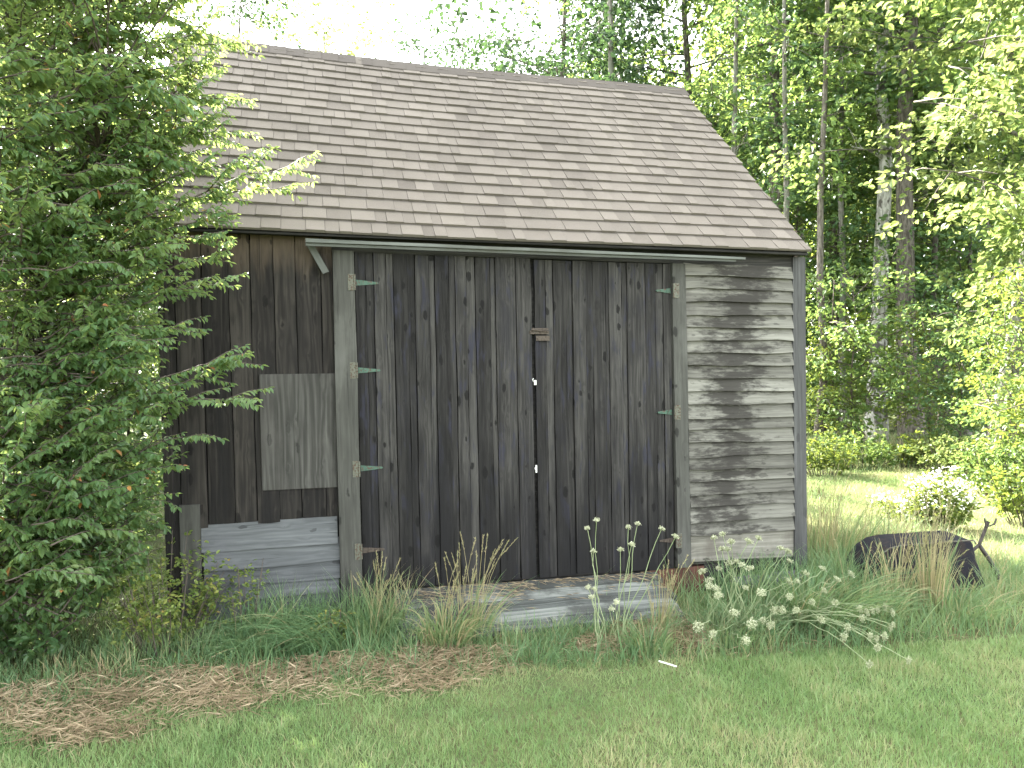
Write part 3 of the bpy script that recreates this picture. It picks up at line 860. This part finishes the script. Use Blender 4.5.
shrub = empty('shrub', (-2.3, -.15, 0))
tag(shrub, 'huge arching green shrub with a few reddened leaves, covering the shed left corner', 'shrub')
bg, lg = Geo(), Geo()
ax = np.array([-2.35, -.10])
prof_z = [0, .3, 1.0, 2.0, 3.0, 4.0, 4.8, 5.4]
prof_r = [.7, 1.15, 1.50, 1.62, 1.72, 1.62, 1.2, .5]
stem_pts = []
for i in range(17):
    a = i * 2.4 + rng.normal(0, .2)
    Ht = rng.uniform(2.6, 5.0); R = np.interp(Ht, prof_z, prof_r) * rng.uniform(.45, .85)
    p0 = np.array([ax[0] + math.cos(a) * .22, ax[1] + math.sin(a) * .22, 0])
    p1 = np.array([ax[0] + math.cos(a) * R, ax[1] + math.sin(a) * R, Ht])
    t = np.linspace(0, 1, 9)[:, None]
    pth = p0 + (p1 - p0) * np.concatenate([t ** 1.35, t ** 1.35, t ** .85], 1)
    pth[1:-1] += rng.normal(0, .05, (7, 3))
    bg.tube(pth, np.linspace(.030, .007, 9) * rng.uniform(.8, 1.2), 6)
    for q in np.linspace(.12, 1, 22):
        stem_pts.append([np.interp(q * 8, np.arange(9), pth[:, k]) for k in range(3)])
stem_pts = np.array(stem_pts)
def twig(end, length, dirn, L=.052, tone=.5, sub=2, spacing=.030):
    dirn = unit(np.asarray(dirn, float))
    st = end - dirn * length; st[2] -= .03
    n = 7; t = np.linspace(0, 1, n)[:, None]
    pts = st * (1 - t) + end * t
    pts[:, 2] += .14 * length * np.sin(np.pi * t[:, 0] * .8) - .06 * length * t[:, 0] ** 3
    pts[1:-1] += rng.normal(0, .012, (n - 2, 3))
    bg.tube(pts, np.linspace(.0055, .0015, n), 4)
    pinnate(lg, pts, L, spacing, tone)
    for s in range(sub):
        q = rng.uniform(.15, .8); c = np.array([np.interp(q * (n - 1), np.arange(n), pts[:, k]) for k in range(3)])
        sd = np.cross(dirn, [0, 0, 1.0]) * rng.choice([-1, 1]) + dirn * .9 + np.array([0, 0, rng.uniform(-.1, .45)])
        e = c + unit(sd) * length * rng.uniform(.3, .6)
        pp = np.stack([c, (c + e) / 2 + np.array([0, 0, .015]), e])
        bg.tube(pp, np.array([.003, .0025, .0012]), 4)
        pinnate(lg, pp, L * .95, spacing, tone + rng.normal(0, .06), start=.1)
    dd = np.linalg.norm(stem_pts - st, axis=1) + np.clip(stem_pts[:, 2] - st[2] + .1, 0, None) * 2
    a = stem_pts[dd.argmin()]
    if np.linalg.norm(a - st) < .9:
        bp = jit_path(a, st, 5, .02, .05)
        bg.tube(bp, np.linspace(.007, .0045, 5), 5)
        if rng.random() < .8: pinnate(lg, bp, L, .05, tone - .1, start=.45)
for i in range(1350):
    z = rng.uniform(.25, 5.0)
    if z > 2.9 and rng.random() < .42: continue
    a = rng.random() * 2 * np.pi
    R = np.interp(z, prof_z, prof_r) * (1 - .55 * rng.random() ** 1.6) * (1 + .10 * math.sin(3 * a + z * 2.1))
    e = np.array([ax[0] + math.cos(a) * R, ax[1] + math.sin(a) * R, z])
    if e[0] > -1.02 and e[1] > -.20: e[1] = -.22 - .5 * rng.random()      # does not grow through the wall
    if e[0] > -1.15 and e[1] > -.42 and z > 2.4: e[1] -= .35
    dirn = np.array([math.cos(a) * 1.0, math.sin(a), rng.uniform(-.1, .7)]) + rng.normal(0, .25, 3)
    if e[0] > -1.1 and dirn[1] > 0: dirn[1] *= -.3
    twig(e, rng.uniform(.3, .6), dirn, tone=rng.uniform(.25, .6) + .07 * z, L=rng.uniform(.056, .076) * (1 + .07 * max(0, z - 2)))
for i in range(420):      # the side that has grown across the front of the shed
    z = rng.uniform(.5, 4.9)
    e = np.array([rng.uniform(-1.6, np.interp(z, [.5, 1.0, 1.5, 2.0, 2.6, 3.4, 4.9], [-1.05, -1.02, -.92, -.86, -.72, -.52, -.45])), rng.uniform(-1.0, -.28) - (.2 if z > 2.3 else 0), z])
    twig(e, rng.uniform(.3, .55), np.array([.8, rng.uniform(-.6, .1), rng.uniform(-.1, .6)]) + rng.normal(0, .2, 3), tone=rng.uniform(.3, .85), L=rng.uniform(.056, .074))
# long arching shoots that reach out in front of the shed
for (px, py, d, ln) in ((318, 181, 4.75, .75), (300, 200, 4.8, .5), (246, 52, 4.8, .6), (256, 110, 4.7, .65), (262, 142, 4.75, .6), (240, 226, 4.7, .55),
                        (232, 246, 4.7, .5), (236, 288, 4.7, .5), (215, 300, 4.7, .5), (264, 368, 4.7, .62), (234, 386, 4.7, .5), (258, 408, 4.72, .6), (222, 441, 4.75, .55),
                        (182, 470, 4.75, .5), (205, 335, 4.7, .5), (262, 62, 4.85, .7), (236, 30, 4.85, .7), (244, 150, 4.7, .7), (270, 172, 4.75, .6), (248, 205, 4.7, .6), (230, 110, 4.7, .7), (232, 265, 4.7, .5), (190, 400, 4.65, .5), (200, 215, 4.6, .6), (210, 170, 4.7, .6), (228, 75, 4.75, .6), (190, 262, 4.5, .6), (172, 350, 4.5, .6), (165, 425, 4.5, .5)):
    e = sp(px, py, d)
    twig(e, ln * 1.15, np.array([.93, -.10, rng.uniform(.02, .22)]), tone=rng.uniform(.4, .8), sub=5, L=.060)
bg.build('branches', M['twig'], shrub, True)
# a handful of leaves have turned red
V, fs, r = lg.arrays(); nl = len(r) // 6
rr = r.reshape(-1, 6).copy(); idx = rng.random(nl) < .006; rr[idx] = rng.uniform(.986, 1, idx.sum())[:, None]
mk('foliage', V, fs, M['leaf_shrub'], shrub, dict(rnd=rr.ravel()))

def small_shrub(name, base, H, R, ns, leafL, mat, label, cat, tone=.5, per=14, bare=0, group=None, blossom=None, stemm='twig'):
    o = empty(name, tuple(base)); sg, fg, wg = Geo(), Geo(), Geo()
    for i in range(ns):
        a = rng.random() * 2 * np.pi; q = math.sqrt(rng.random())
        e = np.array(base) + np.array([math.cos(a) * R * q, math.sin(a) * R * q, H * rng.uniform(.5, 1.0) * (1 - .3 * q * q)])
        s0 = np.array(base) + np.array([math.cos(a) * R * q * .45, math.sin(a) * R * q * .45, 0])
        pth = jit_path(s0, e, 6, .012, .02)
        sg.tube(pth, np.linspace(.005, .0018, 6), 4)
        for k in range(per):
            u = rng.uniform(.18, 1); c = np.array([np.interp(u * 5, np.arange(6), pth[:, m_]) for m_ in range(3)])
            b_ = rng.random() * 6.28
            e2 = c + np.array([math.cos(b_), math.sin(b_), rng.uniform(-.1, .5)]) * rng.uniform(.03, .16) * (R / .4) ** .5
            n = 5
            Pq = c + (e2 - c) * rng.uniform(.3, 1.05, (n, 1)) + rng.normal(0, .008, (n, 3))
            D = unit(e2 - c) + rng.normal(0, .55, (n, 3)); D[:, 2] -= .1
            fg.add(*leaf_geo(Pq, D, np.array([0, 0, 1.]) + rng.normal(0, .45, (n, 3)), leafL * rng.uniform(.6, 1.2, n), leafL * .58, np.clip(tone + rng.normal(0, .22, n), 0, 1), oval=True))
        if blossom:
            n = 12
            Pq = e + rng.normal(0, 1, (n, 3)) * np.array([.05, .05, .025]) * blossom
            D = rng.normal(0, 1, (n, 3)); wg.add(*leaf_geo(Pq, D, np.array([0, 0, 1.]) + rng.normal(0, .4, (n, 3)), .032, .030, rng.random(n)))
    sg.build('stems', M[stemm], o); fg.build('foliage', mat, o)
    if blossom: wg.build('blossom', M['blossom'], o)
    tag(o, label, cat, group)
    return o
small_shrub('young_shrub', gp(165, 5.02), .78, .42, 34, .036, M['leaf_yellow'], 'low yellow-green shrub with small round leaves below the big arching shrub', 'shrub', .5, 12)
small_shrub('young_shrub', gp(243, 5.15), .62, .20, 7, .030, M['leaf_yellow'], 'thin upright seedling shrub in front of the low clapboards', 'shrub', .45, 8)
small_shrub('young_shrub', gp(332, 5.05), .30, .12, 5, .028, M['leaf_yellow'], 'tiny yellow-leaved seedling in the grass left of the door post', 'shrub', .75, 6)
small_shrub('weed_patch', gp(28, 5.0), .45, .55, 22, .060, M['leaf_shrub'], 'dark broad-leaved weeds in the shade under the big shrub', 'weeds', .2, 9)
small_shrub('flowering_bush', gp(942, 8.6), .70, .34, 50, .05, M['fern'], 'white-flowering bush in bright sun behind the wheelbarrow', 'bush', .6, 13, blossom=1.2)
small_shrub('flowering_bush', gp(905, 9.0), .34, .40, 16, .05, M['fern'], 'lower sparse white-flowering bush left of the tall one', 'bush', .7, 6, blossom=1.1)
G5 = 'undergrowth along the forest edge'
for i, (px, d, H, R, mt, lab) in enumerate((
    (826, 12.6, .85, .6, 'fern', 'feathery green undergrowth right beside the shed corner'),
    (862, 13.6, .8, .7, 'leaf_a', 'green undergrowth at the foot of the pale trunk'),
    (912, 13.8, .7, .6, 'fern', 'yellow-green undergrowth in front of the dark brown trunk'),
    (958, 12.8, .8, .7, 'leaf_c', 'pale undergrowth below the shady gap of the wood'),
    (1002, 10.6, 1.0, .6, 'leaf_a', 'tall green weeds in front of the leaning trunk'),
    (1040, 8.6, 1.0, .6, 'fern', 'bright goldenrod-like weeds cut by the right picture edge'))):
    small_shrub('undergrowth_shrub', gp(px, d), H, R, 34, .075, M[mt], lab, 'weeds', .5, 9, group=G5)

# ------------------------------------------------------------------ grass
def straw_mask(x, y):
    m = np.zeros_like(x)
    for (cx, cy, rx, ry) in ((-.45, -1.12, .70, .26), (-1.25, -1.12, .55, .30), (-1.05, -1.5, .30, .14), (.10, -1.02, .42, .17), (.74, -1.08, .40, .22), (.62, -1.33, .22, .14), (2.28, -.92, .32, .26), (1.85, -1.05, .2, .12), (3.55, -1.0, .30, .14)):
        m = np.maximum(m, 1 - (((x - cx) / rx) ** 2 + ((y - cy) / ry) ** 2) / 2.2)
    return np.clip(m * 1.0 + ((fbm(x * 5, y * 6, 8) - .5) * 1.5 + (fbm(x * 15, y * 15, 9) - .5) * 1.0) * np.clip(m * 3, 0, 1), 0, .9)
def front_line(x): return -1.16 - .10 * np.clip(x, -2, 4)      # where the mown lawn starts

def lawn(n, x0, x1, y0, y1, h0, h1, w, tone, geo, cond=None, K=2, seed=1):
    x = rng.uniform(x0, x1, n); y = rng.uniform(y0, y1, n)
    k = np.ones(n, bool) if cond is None else cond(x, y)
    x, y = x[k], y[k]; n = len(x)
    pt = fbm(x * 1.6, y * 1.6, seed) + .16 * np.clip(-1.9 - y, 0, 1) * (h0 < .05); pt2 = fbm(x * 7, y * 7, seed + 5)
    h = rng.uniform(h0, h1, n) * (.6 + .8 * pt2)
    a = rng.random(n) * 6.283; ll = np.abs(rng.normal(.45, .35, n))
    lean = np.stack([np.cos(a), np.sin(a)], 1) * ll[:, None]
    h = h * np.where((y > -1.6) & (x < -.5) & (h > .07), .55, 1.0) * np.where((x > .7) & (x < 3.3) & (y > -1.6) & (h > .07), .78, 1.0)
    P = np.stack([x, y, np.full(n, -.012)], 1)
    r = np.clip(tone + (pt - .5) * .9 + (pt2 - .5) * .5 + rng.normal(0, .14, n) + (rng.random(n) < .06) * .3, 0, 1)
    geo.add(*blade_geo(P, h, w * rng.uniform(.6, 1.3, n), lean, r, K))
inshed = lambda x, y: (x > -1.0) & (x < 4.05) & (y > -.02) & (y < 4.3)
notbarrow = lambda x, y: np.hypot(x - wb_loc[0], y - wb_loc[1]) > .5
lg_ = Geo()
mown = lambda x, y: (y < front_line(x) + .12 * (fbm(x * 4, y * 4, 2) - .3)) & (rng.random(len(x)) > .9 * straw_mask(x, y))
lawn(150000, -2.2, 5.2, -3.1, -1.0, .028, .062, .0042, .50, lg_, mown)
lawn(26000, -6, -2.2, -5, -1, .03, .07, .006, .45, lg_)
lawn(26000, 5.2, 9, -5, -1, .03, .07, .006, .5, lg_)
lawn(12000, -2.2, 5.2, -5, -3.1, .03, .07, .006, .5, lg_)
lawn(60000, 4.1, 9.5, -1.2, 5, .04, .09, .006, .84, lg_, lambda x, y: notbarrow(x, y))  # dry grass tone here and next, paled in colour to look more sunlit
lawn(40000, 4.1, 16, 3, 11, .05, .10, .010, .78, lg_)
lawn(20000, -8, -1.1, -1.2, 8, .05, .11, .009, .4, lg_)
tag(lg_.build('lawn_grass', M['grass']), 'short pale green mown lawn in front of the shed', 'grass', kind='stuff')

tg_ = Geo()
strip = lambda x, y: (~inshed(x, y)) & (y > front_line(x) - .05) & notbarrow(x, y) & (rng.random(len(x)) > .80 * straw_mask(x, y)) & ~((x > .75) & (x < 2.62) & (y > -.62) & (rng.random(len(x)) < .995)) & ~((x > 2.6) & (x < 3.15) & (y > -.38) & (rng.random(len(x)) < .85))
lawn(15000, -1.9, 4.9, -1.5, -.02, .07, .24, .0065, .45, tg_, strip, K=4, seed=12)
lawn(4200, -1.3, 4.9, -.55, -.02, .16, .42, .0065, .45, tg_, strip, K=4, seed=14)
lawn(1000, .5, 2.75, -.90, -.70, .07, .19, .0065, .5, tg_, K=4, seed=19)
lawn(6000, 4.05, 6.2, -1.0, 1.2, .08, .30, .006, .70, tg_, notbarrow, K=4, seed=15)
lawn(2600, 4.6, 13, 5.5, 9.5, .2, .5, .012, .7, tg_, K=4, seed=16)
lawn(4000, -4.5, -1.2, -1.3, 1, .08, .25, .007, .3, tg_, K=4, seed=17)
tag(tg_.build('rough_grass', M['tall']), 'unmown rough grass along the foot of the shed and beside it', 'grass', kind='stuff')

# dead straw lying flat
n = 52000
x = rng.uniform(-2.0, 4.3, n); y = rng.uniform(-1.75, -.5, n)
k = (straw_mask(x, y) > rng.random(n) * 1.0 + .04) | ((rng.random(n) < .035) & (y > -1.5))
k &= ~((x > .75) & (x < 2.62) & (y > -.66))
x, y = x[k], y[k]; n = len(x)
a = rng.random(n) * np.pi * 2
P = np.stack([x, y, rng.uniform(.0, .05, n) * (0.4 + straw_mask(x, y))], 1)
D = np.stack([np.cos(a), np.sin(a), rng.normal(.10, .30, n)], 1)
gs = Geo(); L = rng.uniform(.03, .11, n)
gs.add(*leaf_geo(P, D, np.array([0, 0, 1.]) + rng.normal(0, .5, (n, 3)), L, .0042, np.clip(fbm(x * 5, y * 5, 6) + rng.normal(0, .2, n), 0, 1), fold=.1))
# fallen bits on the ramp boards
n = 900
x = rng.uniform(.7, 2.6, n); y = -.03 - np.abs(rng.normal(0, .16, n)); kk = fbm(x * 3, y * 6, 4) > .42; x, y = x[kk], y[kk]; n = len(x)
a = rng.normal(0, .6, n)
gs.add(*leaf_geo(np.stack([x, y, .182 + (y + .02) * .185], 1), np.stack([np.cos(a), np.sin(a), rng.normal(0, .03, n)], 1), np.array([0, 0, 1.]) + rng.normal(0, .1, (n, 3)), rng.uniform(.03, .1, n), .003, rng.random(n)))
tag(gs.build('dead_straw', M['straw']), 'brown dead cut grass lying in mats at the lawn edge', 'straw', kind='stuff')

def clump(base, n, H, R, lean, label, tone, flop=.25, w=.006, spread=.35, heads=0, K=7, group='long grass clumps around the shed front', headtone=.9):
    o = empty('grass_clump', tuple(base)); g = Geo(); n = int(n * .7)
    a = rng.random(n) * 6.283; q = np.sqrt(rng.random(n)) * R
    P = np.array(base) + np.stack([np.cos(a) * q, np.sin(a) * q, np.full(n, -.01)], 1)
    ln = np.stack([np.cos(a), np.sin(a)], 1) * (spread * rng.uniform(.2, 1.6, n))[:, None] + np.array(lean)[None] * rng.uniform(.5, 1.3, (n, 1))
    h = H * 1.2 * rng.uniform(.4, 1.05, n)
    g.add(*blade_geo(P, h, w * 1.6 * rng.uniform(.6, 1.2, n), ln, np.clip(tone + rng.normal(0, .22, n), 0, 1), K, flop))
    if heads:
        hg = sg = g
        for i in range(heads):
            aa = rng.random() * 6.283; b0 = np.array(base) + np.array([math.cos(aa), math.sin(aa), 0]) * R * rng.random()
            hh = H * rng.uniform(.9, 1.55); le = np.array([*(np.array(lean) * .35 + rng.normal(0, .14, 2)), 0]) * hh
            t = np.linspace(0, 1, 6)[:, None]
            pth = b0 + le * t ** 1.8 + np.array([0, 0, hh]) * (t - .08 * t ** 3)
            sg.tube(pth, np.linspace(.0020, .0010, 6), 4, headtone)
            m = 26
            u = rng.uniform(.80, 1.0, m)
            c = np.stack([np.interp(u * 5, np.arange(6), pth[:, k_]) for k_ in range(3)], 1)
            d = unit(pth[-1] - pth[-2])
            hg.add(*leaf_geo(c, d + rng.normal(0, .22, (m, 3)), rng.normal(0, 1, (m, 3)), .022, .004, np.clip(headtone + rng.normal(0, .07, m), 0, 1)))
    g.build('blades', M['tall'], o)
    tag(o, label, 'grass', group)
clump(gp(322, 5.05), 330, .46, .22, (-.75, -.55), 'drooping blue-green grass clump combed leftwards below the low clapboards', .40, .55, .007, .25)
clump(gp(262, 5.0), 200, .34, .22, (-.65, -.45), 'low flattened grass tuft in front of the yellow-green shrub', .38, .6, .007, .3)
clump(gp(372, 5.15), 190, .38, .13, (.15, -.35), 'upright green grass tuft at the foot of the left door post', .42, .35, .006, .4, heads=6)
clump(gp(445, 5.02), 420, .42, .16, (.05, -.35), 'large tan and green grass clump at the left end of the ramp', .72, .45, .0065, .45, heads=10)
clump(gp(478, 5.2), 90, .48, .08, (.35, -.1), 'thin dry seeding grass leaning right before the left door', .80, .2, .005, .3, heads=10)
clump(gp(540, 4.78), 90, .18, .12, (.1, -.2), 'sparse green grass tuft at the front edge of the ramp', .45, .5, .006, .5)
clump(gp(590, 4.72), 90, .16, .11, (-.1, -.2), 'short curling grass tuft right of the sparse one before the ramp', .50, .5, .006, .5)
clump(gp(650, 4.95), 220, .27, .15, (-.1, -.2), 'green grass clump at the right front corner of the ramp', .48, .35, .006, .4, heads=3)
clump(gp(664, 5.3), 60, .36, .07, (.1, -.1), 'thin dry tan stalks beside the right edge of the ramp', .93, .1, .004, .2, heads=14)
clump(gp(735, 5.15), 240, .24, .24, (0, -.2), 'green grass under the upright wild carrot', .42, .4, .006, .5)
clump(gp(822, 5.45), 420, .55, .25, (.25, -.35), 'big green grass clump arching over at the shed right corner', .45, .4, .007, .5)
clump(gp(874, 5.5), 200, .42, .18, (.2, -.3), 'green and tan grass clump in front of the wheelbarrow left end', .60, .4, .007, .45, heads=10)
clump(gp(935, 5.75), 170, .60, .09, (.02, -.02), 'tall upright straw-coloured grass in front of the wheelbarrow', .93, .1, .005, .16, heads=34)
clump(gp(965, 5.6), 220, .34, .22, (.1, -.3), 'dense green grass clump right of the straw-coloured one', .55, .4, .007, .5, heads=6)
clump(gp(1010, 5.9), 150, .20, .22, (.1, -.2), 'short grass clump at the right picture edge', .6, .4, .007, .5)
clump(gp(378, 5.28), 40, .42, .07, (.1, -.1), 'wispy seeding grass in front of the lowest left hinge', .7, .2, .004, .3, heads=9)
clump(gp(462, 5.22), 46, .50, .08, (-.05, -.1), 'tallest wispy seeding grass before the left door', .75, .2, .004, .3, heads=10)
clump(gp(905, 5.95), 150, .52, .16, (.1, -.1), 'loose tan grass in front of the middle of the wheelbarrow', .86, .2, .005, .3, heads=16)
clump(gp(832, 7.4), 240, .62, .35, (.05, -.1), 'tall yellow seeding grass in sun just behind the shed corner', .82, .2, .006, .3, heads=40)
clump(gp(895, 7.5), 160, .45, .35, (.05, -.1), 'sunlit dry grass standing behind the wheelbarrow', .85, .2, .006, .3, heads=30)

# ------------------------------------------------------------------ wild carrot
def carrot(base, heads, label, bend=0.0, rad=(.022, .032), leaves=40, tone=.55, basejit=.12):
    o = empty('wild_carrot', tuple(base)); sg, fg = Geo(), Geo()
    for (px, py, d) in heads:
        e = sp(px, py, d)
        b0 = np.array(base) + np.array([rng.normal(0, basejit), rng.normal(0, basejit * .6), 0])
        t = np.linspace(0, 1, 9)[:, None]
        pth = b0 * (1 - t) + e * t
        dist = np.linalg.norm((e - b0)[:2])
        pth[:, 2] += bend * np.sin(np.pi * t[:, 0] ** .8) + .04 * dist * np.sin(np.pi * t[:, 0])
        pth[1:-1] += rng.normal(0, .008, (7, 3))
        sg.tube(pth, np.linspace(.0034, .0020, 9), 5, rng.random())
        up = unit(pth[-1] - pth[-2] + np.array([0, 0, .02]))
        R = rng.uniform(*rad)
        s1 = unit(np.cross(up, [.3, .8, .1])); s2 = np.cross(up, s1)
        hg = Geo()
        nr = 18
        for k in range(nr):
            a = k * 2.4; q = R * math.sqrt((k + .5) / nr)
            tip = e + (s1 * math.cos(a) + s2 * math.sin(a)) * q + up * (R * (.95 - .35 * (q / R) ** 2))
            hg.tube(np.array([e - up * .004, (e + tip) / 2 + (s1 * math.cos(a) + s2 * math.sin(a)) * q * .18, tip]), .0008, 3, .1)
            m = 7
            Pq = tip + rng.normal(0, .0045, (m, 3))
            hg.add(*leaf_geo(Pq, rng.normal(0, 1, (m, 3)), up + rng.normal(0, .4, (m, 3)), .0085, .008, np.clip(tone + rng.normal(0, .2, m), 0, 1)))
        hg.build('flower_head', M['umbel'], o)
    n = leaves
    if n:
        a = rng.random(n) * 6.283
        for k in range(n):
            c0 = np.array(base) + np.array([rng.normal(0, .16), rng.normal(0, .10), 0])
            tip = c0 + np.array([math.cos(a[k]) * .13, math.sin(a[k]) * .10, rng.uniform(.08, .28)])
            pp = np.stack([c0, (c0 + tip) / 2 + np.array([0, 0, .03]), tip])
            sg.tube(pp, .0012, 3, .3)
            m = 34
            u = rng.uniform(.3, 1, m)[:, None]; P = c0 * (1 - u) + tip * u + rng.normal(0, .014, (m, 3))
            fg.add(*leaf_geo(P, rng.normal(0, 1, (m, 3)), np.array([0, 0, 1.]) + rng.normal(0, .5, (m, 3)), .020, .004, np.clip(.3 + rng.normal(0, .15, m), 0, 1)))
        fg.build('foliage', M['tall'], o)
    sg.build('stems', M['stemgreen'], o)
    tag(o, label, 'flower', 'wild carrot plants in front of the shed')
zc = lambda x, y: (600 + x / 2.415, 460 + y / 2.415)
up_heads = [(278,193),(300,185),(312,222),(333,252),(365,270),(290,268),(252,278),(268,312),(292,335),(360,205),(385,195),(440,220),(455,228),(460,250),(355,315),(328,378),(370,400),(278,425),(242,408),(355,442),(320,205),(298,222),(270,300),(345,260),(283,318),(392,330),(318,258)]
fl_heads = [(402,392),(418,403),(445,368),(425,365),(480,368),(462,337),(457,300),(480,300),(500,280),(515,350),(540,270),(573,350),(538,390),(575,295),(608,282),(545,322),(600,408),(593,430),(635,385),(630,365),(660,368),(690,360),(708,372),(655,430),(672,435),(675,457),(690,430),(712,402),(657,498),(750,488),(645,372),(672,366),(705,410)]
carrot(gp(728, 5.25), [(*zc(x, y), 5.22 - .0030 * max(0, y - 250) + rng.uniform(-.06, .06)) for x, y in up_heads], 'upright wild carrot thick with cream flower heads before the clapboards', .0, (.014, .034), 80, .48, .16)
carrot(gp(788, 5.45), [(*zc(x, y), 5.45 - max(0, y - 260) / 240 * .90) for x, y in fl_heads], 'wild carrot collapsed over the lawn with pale closed seed heads', .07, (.014, .026), 70, .34, .12)
carrot(gp(600, 4.95), [(597, 522, 4.98), (588, 530, 4.95), (594, 554, 4.95), (589, 590, 4.9), (595, 592, 4.9), (592, 600, 4.85)], 'tiny upright wild carrot on the left of the ramp middle', .0, (.011, .016), 0, .6, .03)
carrot(gp(617, 5.0), [(629, 529, 5.0), (638, 526, 5.0), (621, 552, 4.95), (632, 547, 4.95), (662, 531, 5.05), (676, 539, 5.0), (612, 612, 4.8), (617, 605, 4.8)], 'taller sparse wild carrot leaning toward the right door post', .0, (.011, .018), 0, .6, .03)

# ------------------------------------------------------------------ light, sky, camera
SUN_EL, SUN_AZ = math.radians(37), math.radians(-30)
w = bpy.data.worlds.new('World'); scene.world = w; w.use_nodes = True
nt = w.node_tree
sky = nt.nodes.new('ShaderNodeTexSky'); sky.sky_type = 'NISHITA'; sky.sun_disc = False
sky.sun_elevation = SUN_EL; sky.sun_rotation = SUN_AZ % (2 * math.pi); sky.air_density = 1.0; sky.dust_density = 2.5; sky.ozone_density = 1.0
bgn = nt.nodes['Background']; bgn.inputs[1].default_value = .106
hs = nt.nodes.new('ShaderNodeHueSaturation'); hs.inputs['Saturation'].default_value = .35
ad = nt.nodes.new('ShaderNodeMix'); ad.data_type = 'RGBA'; ad.blend_type = 'ADD'; ad.inputs[0].default_value = 1
ad.inputs[7].default_value = (1.95, 1.97, 1.78, 1)          # bright summer haze over the whole sky
nt.links.new(sky.outputs[0], hs.inputs['Color']); nt.links.new(hs.outputs[0], ad.inputs[6]); nt.links.new(ad.outputs[2], bgn.inputs[0])
sd = Vector((math.sin(SUN_AZ) * math.cos(SUN_EL), math.cos(SUN_AZ) * math.cos(SUN_EL), math.sin(SUN_EL)))
L = bpy.data.lights.new('sun', 'SUN'); L.energy = 5.0; L.angle = math.radians(.5); L.color = (1, .95, .86)
lo = bpy.data.objects.new('sun', L); COL.objects.link(lo); lo.rotation_euler = sd.to_track_quat('Z', 'Y').to_euler(); lo.location = (0, 10, 20)

cam = bpy.data.cameras.new('camera'); co = bpy.data.objects.new('camera', cam); COL.objects.link(co)
co.location = (0, -CD, CZ); co.rotation_euler = (math.pi / 2 - TH, 0, -ANG)
cam.sensor_width = 36; cam.lens = 36 * F / 1024; cam.clip_end = 2000; cam.clip_start = .05
scene.camera = co
vs = scene.view_settings
vs.view_transform = 'Standard'; vs.look = 'None'; vs.exposure = 3.58; vs.gamma = 1; vs.use_curve_mapping = False
scene.cycles.max_bounces = 8; scene.cycles.transparent_max_bounces = 4
scene.cycles.use_denoising = True
